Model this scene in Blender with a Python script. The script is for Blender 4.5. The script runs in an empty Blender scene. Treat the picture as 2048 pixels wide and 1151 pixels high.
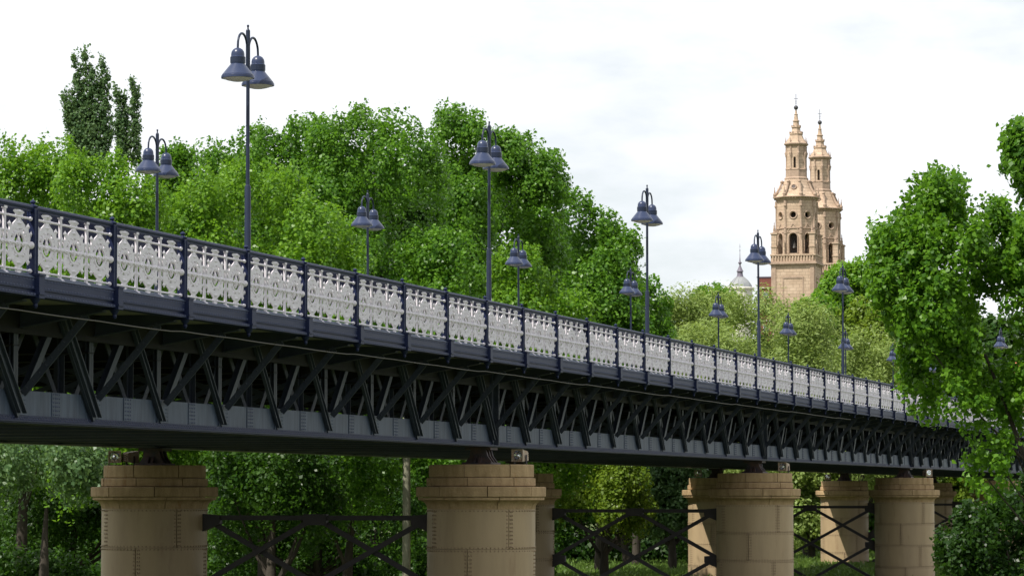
import bpy, math, random
import numpy as np
from mathutils import Vector

# ------------------------------------------------------------------ camera, light, exposure
SC = bpy.context.scene
COL = SC.collection
CAM = (18.590, -42.321, -3.003)
PITCH, YAW, FPX = 0.0626, -0.2682, 6553.3
cd = bpy.data.cameras.new("camera")
cd.sensor_width = 36.0
cd.lens = FPX / 2048 * 36.0
cd.clip_start, cd.clip_end = 0.5, 4000
cam = bpy.data.objects.new("camera", cd)
cam.location = CAM
cam.rotation_euler = (math.pi / 2 + PITCH, 0, -YAW)
COL.objects.link(cam)
SC.camera = cam

SUN_EL, SUN_AZ = math.radians(56), math.radians(-147)          # azimuth from +Y, clockwise
sd = Vector((math.sin(SUN_AZ) * math.cos(SUN_EL), math.cos(SUN_AZ) * math.cos(SUN_EL), math.sin(SUN_EL)))
sl = bpy.data.lights.new("sun", "SUN")
sl.energy, sl.angle, sl.color = 5.0, math.radians(0.5), (1.0, 0.95, 0.86)
sun = bpy.data.objects.new("sun", sl)
sun.rotation_euler = sd.to_track_quat('Z', 'Y').to_euler()
sun.location = (-60, -90, 150)
COL.objects.link(sun)

W = bpy.data.worlds.new("World")
SC.world = W
W.use_nodes = True
nt = W.node_tree
nt.nodes.clear()
out = nt.nodes.new("ShaderNodeOutputWorld")
bg = nt.nodes.new("ShaderNodeBackground")
bg.inputs[1].default_value = 0.1
sky = nt.nodes.new("ShaderNodeTexSky")
sky.sky_type = 'NISHITA'
sky.sun_disc = False
sky.sun_elevation = SUN_EL
sky.sun_rotation = SUN_AZ
tc = nt.nodes.new("ShaderNodeTexCoord")
mp = nt.nodes.new("ShaderNodeMapping")
mp.inputs['Scale'].default_value = (1, 1, 2.6)
mp.inputs['Location'].default_value = (0.35, 0.0, 0.2)
nz = nt.nodes.new("ShaderNodeTexNoise")
nz.inputs['Scale'].default_value = 7.0
nz.inputs['Detail'].default_value = 7
nz.inputs['Roughness'].default_value = 0.55
cr = nt.nodes.new("ShaderNodeValToRGB")
cr.color_ramp.elements[0].position = 0.40
cr.color_ramp.elements[0].color = (0.0, 0.0, 0.0, 1)
cr.color_ramp.elements[1].position = 0.53
cr.color_ramp.elements[1].color = (1, 1, 1, 1)
mx = nt.nodes.new("ShaderNodeMix")
mx.data_type = 'RGBA'
mx.inputs[7].default_value = (8.2, 8.4, 8.8, 1)             # thin bright overcast
thin = nt.nodes.new("ShaderNodeMix")
thin.data_type = 'RGBA'
thin.inputs[0].default_value = 0.85
thin.inputs[7].default_value = (6.9, 7.25, 7.5, 1)           # thicker, greyer cloud, some blue showing through
L = nt.links.new
L(tc.outputs['Generated'], mp.inputs[0]); L(mp.outputs[0], nz.inputs['Vector'])
L(nz.outputs[0], cr.inputs[0]); L(cr.outputs[0], mx.inputs[0])
L(sky.outputs[0], thin.inputs[6]); L(thin.outputs[2], mx.inputs[6])
L(mx.outputs[2], bg.inputs[0]); L(bg.outputs[0], out.inputs[0])

SC.view_settings.view_transform = 'Standard'
SC.view_settings.look = 'None'
SC.view_settings.exposure = 0.38
SC.view_settings.gamma = 1
SC.view_settings.use_curve_mapping = False
try:
    SC.cycles.max_bounces = 8
    SC.cycles.transparent_max_bounces = 8
    SC.cycles.use_denoising = True
except Exception:
    pass

# ------------------------------------------------------------------ geometry helpers
GZ = -6.6                                                      # ground level
RNG = random.Random(7)


class MB:
    """collects faces for ONE mesh"""
    def __init__(s):
        s.v, s.f = [], []

    def add(s, vs, fs):
        n = len(s.v)
        s.v += [tuple(p) for p in vs]
        s.f += [tuple(i + n for i in f) for f in fs]
        return s

    def box(s, x0, x1, y0, y1, z0, z1):
        vs = [(x, y, z) for z in (z0, z1) for y in (y0, y1) for x in (x0, x1)]
        return s.add(vs, [(0, 2, 3, 1), (4, 5, 7, 6), (0, 1, 5, 4), (2, 6, 7, 3), (0, 4, 6, 2), (1, 3, 7, 5)])

    def bar(s, p, q, w, h, side=(1, 0, 0)):
        """rectangular bar from p to q; w across, h along `side`"""
        p, q = Vector(p), Vector(q)
        d = (q - p).normalized()
        b = Vector(side)
        b = (b - d * b.dot(d)).normalized()
        a = d.cross(b)
        vs = [c + a * (i * w / 2) + b * (j * h / 2) for c in (p, q) for j in (-1, 1) for i in (-1, 1)]
        return s.add(vs, [(0, 2, 3, 1), (4, 5, 7, 6), (0, 1, 5, 4), (2, 6, 7, 3), (0, 4, 6, 2), (1, 3, 7, 5)])

    def tube(s, pts, r, n=8, cap=True):
        pts = [Vector(p) for p in pts]
        rs = r if isinstance(r, (list, tuple)) else [r] * len(pts)
        up = None
        vs, fs = [], []
        for k, p in enumerate(pts):
            d = (pts[min(k + 1, len(pts) - 1)] - pts[max(k - 1, 0)]).normalized()
            if up is None:
                up = Vector((1, 0, 0)) if abs(d.x) < 0.9 else Vector((0, 1, 0))
            a = d.cross(up).normalized()
            up = a.cross(d).normalized()
            for j in range(n):
                t = 2 * math.pi * j / n
                vs.append(p + (a * math.cos(t) + up * math.sin(t)) * rs[k])
        for k in range(len(pts) - 1):
            for j in range(n):
                j2 = (j + 1) % n
                fs.append((k * n + j, k * n + j2, (k + 1) * n + j2, (k + 1) * n + j))
        if cap:
            fs.append(tuple(range(n))[::-1])
            fs.append(tuple(range((len(pts) - 1) * n, len(pts) * n)))
        return s.add(vs, fs)

    def lathe(s, prof, n=16, c=(0, 0, 0), rot=0.0, cap=True):
        """prof: (radius, z) from bottom to top"""
        vs, fs = [], []
        for r, z in prof:
            for j in range(n):
                t = rot + 2 * math.pi * j / n
                vs.append((c[0] + r * math.cos(t), c[1] + r * math.sin(t), c[2] + z))
        m = len(prof)
        for k in range(m - 1):
            for j in range(n):
                j2 = (j + 1) % n
                fs.append((k * n + j, k * n + j2, (k + 1) * n + j2, (k + 1) * n + j))
        if cap:
            fs.append(tuple(range(n))[::-1])
            fs.append(tuple(range((m - 1) * n, m * n)))
        return s.add(vs, fs)

    def sector(s, prof, a0, a1, n=5):
        """closed (radius, z) outline swept from angle a0 to a1"""
        m = len(prof)
        vs = [(r * math.cos(a), r * math.sin(a), z) for a in [a0 + (a1 - a0) * k / n for k in range(n + 1)] for r, z in prof]
        fs = []
        for k in range(n):
            for j in range(m):
                j2 = (j + 1) % m
                fs.append((k * m + j, (k + 1) * m + j, (k + 1) * m + j2, k * m + j2))
        fs.append(tuple(range(m)))
        fs.append(tuple(range(n * m, (n + 1) * m))[::-1])
        return s.add(vs, fs)

    def dome(s, c, nrm, r=0.018):
        """a rivet head"""
        c, nn = Vector(c), Vector(nrm).normalized()
        a = nn.orthogonal().normalized()
        b = nn.cross(a)
        vs = [c + (a * math.cos(t) + b * math.sin(t)) * r for t in [k * math.pi / 3 for k in range(6)]]
        vs += [c + nn * r * 0.7]
        return s.add(vs, [(k, (k + 1) % 6, 6) for k in range(6)])

    def octa(s, c, rx, ry, rz):
        x, y, z = c
        return s.add([(x + rx, y, z), (x - rx, y, z), (x, y + ry, z), (x, y - ry, z), (x, y, z + rz), (x, y, z - rz)],
                     [(0, 2, 4), (2, 1, 4), (1, 3, 4), (3, 0, 4), (2, 0, 5), (1, 2, 5), (3, 1, 5), (0, 3, 5)])

    def ball(s, c, r, n=8, m=5, sx=1, sy=1, sz=1):
        pr = [(r * math.sin(math.pi * k / m), -r * math.cos(math.pi * k / m) * sz) for k in range(m + 1)]
        pr[0] = (r * 0.02, pr[0][1]); pr[-1] = (r * 0.02, pr[-1][1])
        return s.lathe(pr, n, c)

    def mesh(s, name, smooth=None):
        me = bpy.data.meshes.new(name)
        me.from_pydata(s.v, [], s.f)
        if smooth is not None:
            me.polygons.foreach_set("use_smooth", [True] * len(me.polygons))
            me.set_sharp_from_angle(angle=smooth)
        me.update()
        return me


def wpos(o):
    p = Vector(o.location)
    return p if o.parent is None else p + wpos(o.parent)


def obj(name, me, mat=None, parent=None, loc=(0, 0, 0), smooth=None):
    """link ONE mesh object; loc is in world space (things are never rotated)"""
    if isinstance(me, MB):
        me = me.mesh(name, smooth)
    if mat and not me.materials:
        me.materials.append(mat)
    o = bpy.data.objects.new(name, me)
    o.location = Vector(loc) - (wpos(parent) if parent else Vector((0, 0, 0)))
    o.parent = parent
    COL.objects.link(o)
    return o


def tag(o, label=None, cat=None, group=None, kind=None):
    for k, v in (('label', label), ('category', cat), ('group', group), ('kind', kind)):
        if v:
            o[k] = v
    return o


def thing(name, label, cat, loc, group=None):
    o = bpy.data.objects.new(name, None)
    o.empty_display_size = 0.3
    o.location = loc
    COL.objects.link(o)
    return tag(o, label, cat, group)


def copy_tree(o, loc=None, parent=None):
    c = o.copy()
    COL.objects.link(c)
    c.parent = parent
    if loc is not None:
        c.location = loc
    for ch in list(o.children):
        copy_tree(ch, None, c)
    return c


# ------------------------------------------------------------------ materials
def mat(name, color, rough=0.6, spec=0.4, metal=0.0, var=None, scale=3.0, bump=0.0, bscale=40.0, stretch=(1, 1, 1),
        var2=None, scale2=1.0, thr2=(0.55, 0.7)):
    """principled with world-space noise variation towards `var`, patches of `var2`, and fine relief"""
    m = bpy.data.materials.new(name)
    m.use_nodes = True
    t = m.node_tree
    b = t.nodes["Principled BSDF"]
    b.inputs['Base Color'].default_value = (*color, 1)
    b.inputs['Roughness'].default_value = rough
    b.inputs['Specular IOR Level'].default_value = spec
    b.inputs['Metallic'].default_value = metal
    g = t.nodes.new("ShaderNodeNewGeometry")
    mpn = t.nodes.new("ShaderNodeMapping")
    mpn.inputs['Scale'].default_value = stretch
    t.links.new(g.outputs['Position'], mpn.inputs[0])
    last = None
    if var:
        n = t.nodes.new("ShaderNodeTexNoise")
        n.inputs['Scale'].default_value = scale
        n.inputs['Detail'].default_value = 6
        n.inputs['Roughness'].default_value = 0.65
        r = t.nodes.new("ShaderNodeValToRGB")
        r.color_ramp.elements[0].position, r.color_ramp.elements[1].position = 0.35, 0.68
        r.color_ramp.elements[0].color, r.color_ramp.elements[1].color = (*color, 1), (*var, 1)
        t.links.new(mpn.outputs[0], n.inputs['Vector'])
        t.links.new(n.outputs[0], r.inputs[0])
        last = r.outputs[0]
    if var2:
        n = t.nodes.new("ShaderNodeTexNoise")
        n.inputs['Scale'].default_value = scale2
        n.inputs['Detail'].default_value = 8
        n.inputs['Roughness'].default_value = 0.7
        r = t.nodes.new("ShaderNodeValToRGB")
        r.color_ramp.elements[0].position, r.color_ramp.elements[1].position = thr2
        x = t.nodes.new("ShaderNodeMix")
        x.data_type = 'RGBA'
        x.inputs[6].default_value = (*color, 1)
        x.inputs[7].default_value = (*var2, 1)
        t.links.new(mpn.outputs[0], n.inputs['Vector'])
        t.links.new(n.outputs[0], r.inputs[0])
        t.links.new(r.outputs[0], x.inputs[0])
        if last:
            t.links.new(last, x.inputs[6])
        last = x.outputs[2]
    if last:
        t.links.new(last, b.inputs['Base Color'])
    if bump:
        n = t.nodes.new("ShaderNodeTexNoise")
        n.inputs['Scale'].default_value = bscale
        n.inputs['Detail'].default_value = 5
        bp = t.nodes.new("ShaderNodeBump")
        bp.inputs['Strength'].default_value = bump
        bp.inputs['Distance'].default_value = 0.02
        t.links.new(g.outputs['Position'], n.inputs['Vector'])
        t.links.new(n.outputs[0], bp.inputs['Height'])
        t.links.new(bp.outputs[0], b.inputs['Normal'])
    return m


def leaf_mat(name, col, col2, tr, gloss=0.38, trans=0.36):
    """leaf: diffuse + translucent + sheen of a waxy blade, varied leaf by leaf and clump by clump"""
    m = bpy.data.materials.new(name)
    m.use_nodes = True
    t = m.node_tree
    b = t.nodes["Principled BSDF"]
    o = t.nodes["Material Output"]
    g = t.nodes.new("ShaderNodeNewGeometry")
    n = t.nodes.new("ShaderNodeTexNoise")
    n.inputs['Scale'].default_value = 0.8
    n.inputs['Detail'].default_value = 3
    t.links.new(g.outputs['Position'], n.inputs['Vector'])
    a = t.nodes.new("ShaderNodeMath"); a.operation = 'MULTIPLY_ADD'
    a.inputs[1].default_value = 0.6
    t.links.new(g.outputs['Random Per Island'], a.inputs[0])
    s2 = t.nodes.new("ShaderNodeMath"); s2.operation = 'MULTIPLY'
    s2.inputs[1].default_value = 0.55
    t.links.new(n.outputs[0], s2.inputs[0]); t.links.new(s2.outputs[0], a.inputs[2])
    r = t.nodes.new("ShaderNodeValToRGB")
    r.color_ramp.elements[0].position, r.color_ramp.elements[1].position = 0.15, 0.85
    r.color_ramp.elements[0].color, r.color_ramp.elements[1].color = (*col, 1), (*col2, 1)
    t.links.new(a.outputs[0], r.inputs[0])
    t.links.new(r.outputs[0], b.inputs['Base Color'])
    b.inputs['Roughness'].default_value = gloss
    b.inputs['Specular IOR Level'].default_value = 0.22
    tl = t.nodes.new("ShaderNodeBsdfTranslucent")
    hm = t.nodes.new("ShaderNodeMix"); hm.data_type = 'RGBA'; hm.blend_type = 'MIX'
    hm.inputs[0].default_value = 0.75
    hm.inputs[7].default_value = (*tr, 1)
    t.links.new(r.outputs[0], hm.inputs[6]); t.links.new(hm.outputs[2], tl.inputs[0])
    ms = t.nodes.new("ShaderNodeMixShader"); ms.inputs[0].default_value = trans
    t.links.new(b.outputs[0], ms.inputs[1]); t.links.new(tl.outputs[0], ms.inputs[2])
    t.links.new(ms.outputs[0], o.inputs[0])
    return m


M = {}
M['rivet'] = mat('pale_rivet_paint', (0.05, 0.06, 0.12), 0.5, 0.4)  # paler than the beam paint so the rivets read as dots
M['tanrivet'] = mat('shade_darkened_rivet_paint', (0.28, 0.20, 0.125), 0.6, 0.3)  # pier paint darkened to carry the shading of the rivet heads
M['navy'] = mat('navy_paint', (0.008, 0.0135, 0.047), 0.5, 0.22, var=(0.013, 0.020, 0.060), scale=2.0, bump=0.15, bscale=60, var2=(0.055, 0.042, 0.04), scale2=2.6, thr2=(0.64, 0.82))
M['truss'] = mat('dark_truss_paint', (0.026, 0.034, 0.054), 0.5, 0.35, var=(0.046, 0.055, 0.074), scale=1.2, bump=0.15,
                 bscale=50, var2=(0.075, 0.066, 0.05), scale2=2.4, thr2=(0.62, 0.8))
M['web'] = mat('sky_lightened_blue_grey_paint', (0.066, 0.088, 0.138), 0.5, 0.3, var=(0.026, 0.036, 0.065), scale=1.6,  # bridge paint with sky reflection put into a lighter colour, plus streaks
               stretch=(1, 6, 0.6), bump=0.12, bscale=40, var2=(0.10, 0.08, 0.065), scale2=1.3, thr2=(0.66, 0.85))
M['white'] = mat('white_iron_paint', (0.70, 0.66, 0.715), 0.55, 0.3, var=(0.60, 0.565, 0.61), scale=6, bump=0.25, bscale=45, var2=(0.42, 0.37, 0.35), scale2=5, thr2=(0.60, 0.82))
M['deck'] = mat('weathered_concrete', (0.20, 0.19, 0.18), 0.85, 0.3, var=(0.30, 0.29, 0.27), scale=2, bump=0.3)
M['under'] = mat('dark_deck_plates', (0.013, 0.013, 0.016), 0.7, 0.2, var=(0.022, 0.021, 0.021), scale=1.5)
M['tan'] = mat('tan_pier_paint', (0.40, 0.298, 0.178), 0.5, 0.3, var=(0.32, 0.235, 0.14), scale=1.1, stretch=(1.6, 1.6, 0.3),
               bump=0.12, bscale=18, var2=(0.22, 0.135, 0.075), scale2=2.0, thr2=(0.58, 0.85))
M['seam'] = mat('brown_seam_paint', (0.17, 0.115, 0.08), 0.6, 0.3, var=(0.12, 0.08, 0.06), scale=6)
M['stone'] = mat('ochre_cap_stone', (0.44, 0.31, 0.175), 0.85, 0.2, var=(0.30, 0.205, 0.11), scale=2.6, bump=0.7,
                 bscale=22, var2=(0.27, 0.12, 0.035), scale2=1.9, thr2=(0.60, 0.76), stretch=(2.2, 2.2, 0.7))
M['bearing'] = mat('rusty_bearing_iron', (0.035, 0.034, 0.042), 0.6, 0.4, var=(0.10, 0.055, 0.04), scale=5)
M['brace'] = mat('brace_iron', (0.032, 0.028, 0.032), 0.6, 0.35, var=(0.05, 0.042, 0.044), scale=3)
M['lamp'] = mat('blue_lamp_paint', (0.011, 0.018, 0.040), 0.40, 0.3, var=(0.017, 0.025, 0.05), var2=(0.05, 0.05, 0.055), scale2=6, thr2=(0.62, 0.8), scale=3)
M['bell'] = mat('blue_bell_enamel', (0.020, 0.031, 0.075), 0.30, 0.4, var=(0.03, 0.042, 0.09), scale=4)
M['glass'] = mat('frosted_lamp_glass', (0.62, 0.60, 0.56), 0.15, 0.6)
M['alu'] = mat('floodlight_metal', (0.42, 0.36, 0.29), 0.5, 0.5, var=(0.33, 0.20, 0.12), scale=14)
M['mirror'] = mat('floodlight_reflector', (0.75, 0.77, 0.80), 0.12, 0.6, metal=0.85)
M['paper'] = mat('white_sticker', (0.75, 0.76, 0.78), 0.7, 0.3)
M['cable'] = mat('cable_sheath', (0.075, 0.068, 0.055), 0.6, 0.3)
M['pole'] = mat('concrete_pole_grey', (0.25, 0.24, 0.18), 0.85, 0.25, var=(0.15, 0.15, 0.10), scale=3, stretch=(1, 1, 0.3), bump=0.3)
M['bark'] = mat('bark', (0.030, 0.025, 0.020), 0.9, 0.2, var=(0.06, 0.05, 0.04), scale=5, stretch=(1, 1, 0.25), bump=0.6, bscale=14)
M['barkl'] = mat('pale_bark', (0.14, 0.12, 0.09), 0.9, 0.2, var=(0.06, 0.05, 0.04), scale=5, stretch=(1, 1, 0.25), bump=0.6, bscale=14)
M['ground'] = mat('meadow_soil', (0.055, 0.085, 0.022), 0.95, 0.2, var=(0.09, 0.10, 0.035), scale=0.4, bump=0.4, bscale=3)
M['grass'] = leaf_mat('grass_blades', (0.06, 0.12, 0.02), (0.12, 0.19, 0.04), (0.2, 0.32, 0.05))
M['leafA'] = leaf_mat('poplar_leaves', (0.013, 0.060, 0.008), (0.112, 0.232, 0.022), (0.22, 0.49, 0.028))
M['leafB'] = leaf_mat('light_poplar_leaves', (0.028, 0.100, 0.009), (0.148, 0.275, 0.022), (0.30, 0.58, 0.030))
M['leafF'] = leaf_mat('big_tree_leaves', (0.022, 0.080, 0.008), (0.115, 0.235, 0.018), (0.24, 0.52, 0.026))
M['leafC'] = leaf_mat('shade_darkened_leaves', (0.014, 0.048, 0.008), (0.045, 0.10, 0.012), (0.09, 0.22, 0.015))  # leaf colour darkened to stand for shade in and below the wood
M['leafD'] = leaf_mat('shaded_bush_leaves', (0.010, 0.034, 0.007), (0.03, 0.07, 0.010), (0.06, 0.15, 0.012))  # shade under the big tree is put into this darker leaf colour
M['leafL'] = leaf_mat('lombardy_leaves', (0.045, 0.105, 0.04), (0.11, 0.18, 0.07), (0.22, 0.36, 0.09))
M['leafW'] = leaf_mat('willow_leaves', (0.125, 0.195, 0.04), (0.235, 0.305, 0.085), (0.38, 0.50, 0.09), gloss=0.5)
M['leafY'] = leaf_mat('yellow_green_leaves', (0.075, 0.135, 0.014), (0.15, 0.22, 0.025), (0.33, 0.48, 0.03))
M['sand'] = mat('tower_sandstone', (0.53, 0.40, 0.295), 0.9, 0.2, var=(0.42, 0.315, 0.23), scale=1.1, bump=1.0, bscale=3.2,
                var2=(0.58, 0.45, 0.345), scale2=0.35, thr2=(0.5, 0.75))
M['sandd'] = mat('tower_cornice_stone', (0.41, 0.305, 0.23), 0.9, 0.2, var=(0.29, 0.21, 0.16), scale=1.6, bump=1.0, bscale=4)
M['dark'] = mat('tower_opening_shade', (0.12, 0.10, 0.095), 0.9, 0.2)  # dark tone stands for shade inside the openings, lifted for haze
M['iron'] = mat('wrought_iron', (0.05, 0.05, 0.055), 0.6, 0.4)
M['slate'] = mat('grey_dome_lead', (0.27, 0.28, 0.285), 0.6, 0.4, var=(0.21, 0.22, 0.23), scale=0.6)
M['slated'] = mat('purple_slate', (0.13, 0.115, 0.15), 0.6, 0.4)
M['brick'] = mat('red_brick', (0.22, 0.085, 0.065), 0.9, 0.2, var=(0.16, 0.06, 0.05), scale=1.5)
M['pinkb'] = mat('pinkish_brick', (0.42, 0.245, 0.165), 0.9, 0.2, var=(0.34, 0.19, 0.13), scale=1.2)
M['tile'] = mat('orange_roof_tile', (0.36, 0.15, 0.075), 0.8, 0.3, var=(0.36, 0.11, 0.04), scale=3)
M['band'] = mat('pale_render', (0.62, 0.58, 0.53), 0.85, 0.3)
M['pane'] = mat('window_glass', (0.12, 0.15, 0.19), 0.08, 0.7)
M['bellm'] = mat('bronze_bell', (0.06, 0.055, 0.05), 0.45, 0.5, metal=0.6)

def courses(m, bw, bh, dark):
    """cut-stone coursing multiplied into a material's colour"""
    t = m.node_tree
    b = t.nodes["Principled BSDF"]
    src = b.inputs['Base Color'].links[0].from_socket
    g = t.nodes.new("ShaderNodeNewGeometry")
    sx = t.nodes.new("ShaderNodeSeparateXYZ")
    t.links.new(g.outputs['Position'], sx.inputs[0])
    ad = t.nodes.new("ShaderNodeMath")
    t.links.new(sx.outputs[0], ad.inputs[0]); t.links.new(sx.outputs[1], ad.inputs[1])
    cx = t.nodes.new("ShaderNodeCombineXYZ")
    t.links.new(ad.outputs[0], cx.inputs[0]); t.links.new(sx.outputs[2], cx.inputs[1])
    br = t.nodes.new("ShaderNodeTexBrick")
    br.inputs['Scale'].default_value = 1.0
    br.inputs['Brick Width'].default_value, br.inputs['Row Height'].default_value = bw, bh
    br.inputs['Mortar Size'].default_value = bh * .07
    br.inputs['Color1'].default_value, br.inputs['Color2'].default_value = (1, 1, 1, 1), (.84, .82, .80, 1)
    br.inputs['Mortar'].default_value = (dark, dark, dark, 1)
    t.links.new(cx.outputs[0], br.inputs['Vector'])
    x = t.nodes.new("ShaderNodeMix"); x.data_type = 'RGBA'; x.blend_type = 'MULTIPLY'
    x.inputs[0].default_value = 1
    t.links.new(src, x.inputs[6]); t.links.new(br.outputs['Color'], x.inputs[7])
    t.links.new(x.outputs[2], b.inputs['Base Color'])


courses(M['sand'], 1.0, .5, .62)
courses(M['brick'], .5, .25, .75)

# ------------------------------------------------------------------ ground
g = MB()
N_ = 60
ext = [-3000, -800, -300, -150, -80, -40, 0, 40, 80, 150, 300, 800, 3000]
vs = [(x, y + 200, GZ + (0.12 * math.sin(x * .11) * math.cos(y * .07))) for y in ext for x in ext]
k_ = len(ext)
g.add(vs, [(j * k_ + i, j * k_ + i + 1, (j + 1) * k_ + i + 1, (j + 1) * k_ + i) for j in range(k_ - 1) for i in range(k_ - 1)])
tag(obj('ground', g, M['ground'], smooth=1.0), kind='structure')

# ------------------------------------------------------------------ the iron bridge (X across, Y along, z = 0 at the pavement edge)
S = 2.9                                                        # one bay
B0, B1 = -4, 65                                                # bays
PIER_I = [-1 + 11 * k for k in range(7)]                       # a pier every eleventh bay
XN, XF, XC = -1.731, -9.616, -5.6735                           # girder lines and bridge axis
GX = -1.465                                                    # outer face of the near girder
bridge = thing('iron_bridge', 'dark riveted iron truss bridge crossing the whole picture on stone capped piers', 'bridge', (XC, 29.0, -1.95))

# edge beam below the railing
fm = MB()
fm.box(-.10, .085, 0.004, S - .004, -.165, 0.0)
fm.box(-.10, .060, 0.004, S - .004, -.215, -.165)
fm.box(-.10, .115, 0.004, S - .004, -.262, -.215)
fascia_me = fm.mesh('edge_beam')
lg = MB()
lg.add([(-.02, .004, .07), (.10, .004, -.004), (-.02, .004, -.004), (-.02, S - .004, .07), (.10, S - .004, -.004), (-.02, S - .004, -.004)],
       [(0, 1, 2), (5, 4, 3), (0, 3, 4, 1), (1, 4, 5, 2), (2, 5, 3, 0)])
ledge_me = lg.mesh('ledge'); ledge_me.materials.append(M['web'])  # lighter colour stands for skylight on the sloping face
rv = MB()
for k in range(27):
    y = .06 + k * (S - .12) / 26
    rv.dome((.085, y, -.035), (1, 0, 0), .019)
    rv.dome((.085, y, -.138), (1, 0, 0), .019)
    rv.dome((.115, y, -.238), (1, 0, 0), .019)
fascia_rv = rv.mesh('rivets')
# pavement slab and deck
sb = MB().box(-1.50, -.101, 0, S, -.20, -.012)
slab_me = sb.mesh('pavement_slab')
# cantilever bracket and raking strut under each post
bk = MB()
bk.add([(-.11, -.035, -.20), (-.11, -.035, -.30), (-1.45, -.035, -.52), (-1.45, -.035, -.20),
        (-.11, .035, -.20), (-.11, .035, -.30), (-1.45, .035, -.52), (-1.45, .035, -.20)],
       [(0, 1, 2, 3), (7, 6, 5, 4), (0, 4, 5, 1), (1, 5, 6, 2), (2, 6, 7, 3), (3, 7, 4, 0)])
bk.bar((-.11, 0, -.306), (-1.45, 0, -.528), .16, .02, (0, 0, 1))
bracket_me = bk.mesh('bracket')
st = MB()
st.bar((-1.395, 0, -1.52), (-.38, 0, -.37), .025, .13, (0, 1, 0))
st.bar((-1.375, -.075, -1.52), (-.36, -.075, -.37), .11, .025, (0, 1, 0))
for k in range(10):
    f_ = .06 + k * .098
    p = Vector((-1.395, 0, -1.52)).lerp(Vector((-.38, 0, -.37)), f_)
    st.dome(p + Vector((.025, -.088, .02)), (0, -1, 0), .018)
strut_me = st.mesh('strut')
# girder web plate (one per bay) with a splice cover and rivets
wp = MB().box(GX - .02, GX, .003, S - .003, -1.835, -1.462)
web_me = wp.mesh('web_plate')
sp = MB().box(GX, GX + .012, 1.20, 1.52, -1.828, -1.466)
splice_me = sp.mesh('splice_plate')
wr = MB()
for z in [-1.80 + k * .062 for k in range(6)]:
    for y in (1.25, 1.33, 1.39, 1.47):
        wr.dome((GX + .012, y, z), (1, 0, 0), .019)
for k in range(29):
    y = .05 + k * .1
    wr.dome((GX + .025, y, -1.858), (1, 0, 0), .015)
    wr.dome((GX + .025, y + .05, -1.892), (1, 0, 0), .015)
web_rv = wr.mesh('rivets')
# bottom flange: riveted angle and projecting plates
fl = MB()
fl.box(GX - .02, GX + .025, 0, S, -1.915, -1.835)
fl.box(GX - .42, GX + .13, 0, S, -1.935, -1.915)
fl.box(GX - .42, GX + .10, 0, S, -1.955, -1.935)
flange_me = fl.mesh('bottom_flange')
tp = MB()
tp.box(GX - .02, GX, 0, S, -.62, -.24)
tp.box(GX - .35, GX + .08, 0, S, -.24, -.205)
tp.box(GX - .02, GX + .022, 0, S, -.62, -.55)
top_me = tp.mesh('top_chord')
# diagonals and verticals: a Warren truss with feet at whole bays and apexes halfway
r1 = MB()
r1.bar((GX - .03, .03, -1.80), (GX - .03, S * .5 - .03, -.34), .135, .022)
r1.bar((GX - .085, .03 - .06, -1.80), (GX - .085, S * .5 - .09, -.34), .02, .09)
rise_me = r1.mesh('rising_diagonal')
r2 = MB()
r2.bar((GX + .03, S * .5 + .02, -.30), (GX + .03, S - .10, -1.80), .14, .02)
r2.bar((GX + .055, S * .5 + .10, -.30), (GX + .055, S - .02, -1.80), .02, .06)
r2.bar((GX + .055, S * .5 - .06, -.30), (GX + .055, S - .18, -1.80), .02, .06)
for k in range(16):
    p = Vector((GX + .04, S * .5 + .02, -.30)).lerp(Vector((GX + .04, S - .10, -1.80)), .05 + k * .06)
    r2.dome(p + Vector((0, -.035, 0)), (1, 0, 0), .014)
    r2.dome(p + Vector((0, .035, 0)), (1, 0, 0), .014)
fall_me = r2.mesh('falling_diagonal')
r3 = MB()
r3.bar((GX + .045, S * .5 + .02, -.30), (GX + .045, S - .10, -1.80), .24, .05)
r3.bar((GX + .09, S * .5 + .13, -.30), (GX + .09, S + .01, -1.80), .025, .07)
r3.bar((GX + .09, S * .5 - .09, -.30), (GX + .09, S - .21, -1.80), .025, .07)
for k in range(16):
    p = Vector((GX + .07, S * .5 + .02, -.30)).lerp(Vector((GX + .07, S - .10, -1.80)), .05 + k * .06)
    r3.dome(p + Vector((0, -.07, 0)), (1, 0, 0), .014)
    r3.dome(p + Vector((0, .07, 0)), (1, 0, 0), .014)
heavy_me = r3.mesh('falling_diagonal')
v1 = MB()
v1.box(GX - .14, GX - .06, -.012, .012, -1.83, -.24)
v1.box(GX - .14, GX - .125, -.08, .08, -1.83, -.24)
v1.box(GX - .075, GX - .06, -.08, .08, -1.83, -.24)
vert_me = v1.mesh('vertical')
ft = MB()
ft.add([(GX + .004, -.26, -1.83), (GX + .004, .26, -1.83), (GX + .004, .15, -1.45), (GX + .004, -.15, -1.45),
        (GX + .018, -.26, -1.83), (GX + .018, .26, -1.83), (GX + .018, .15, -1.45), (GX + .018, -.15, -1.45)],
       [(3, 2, 1, 0), (4, 5, 6, 7), (0, 1, 5, 4), (1, 2, 6, 5), (2, 3, 7, 6), (3, 0, 4, 7)])
for z in [-1.79 + k * .062 for k in range(6)]:
    for y in (-.17, -.10, .10, .17):
        ft.dome((GX + .018, y * (1.15 - .9 * (z + 1.83)), z), (1, 0, 0), .015)
gusset_me = ft.mesh('gusset')
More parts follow.
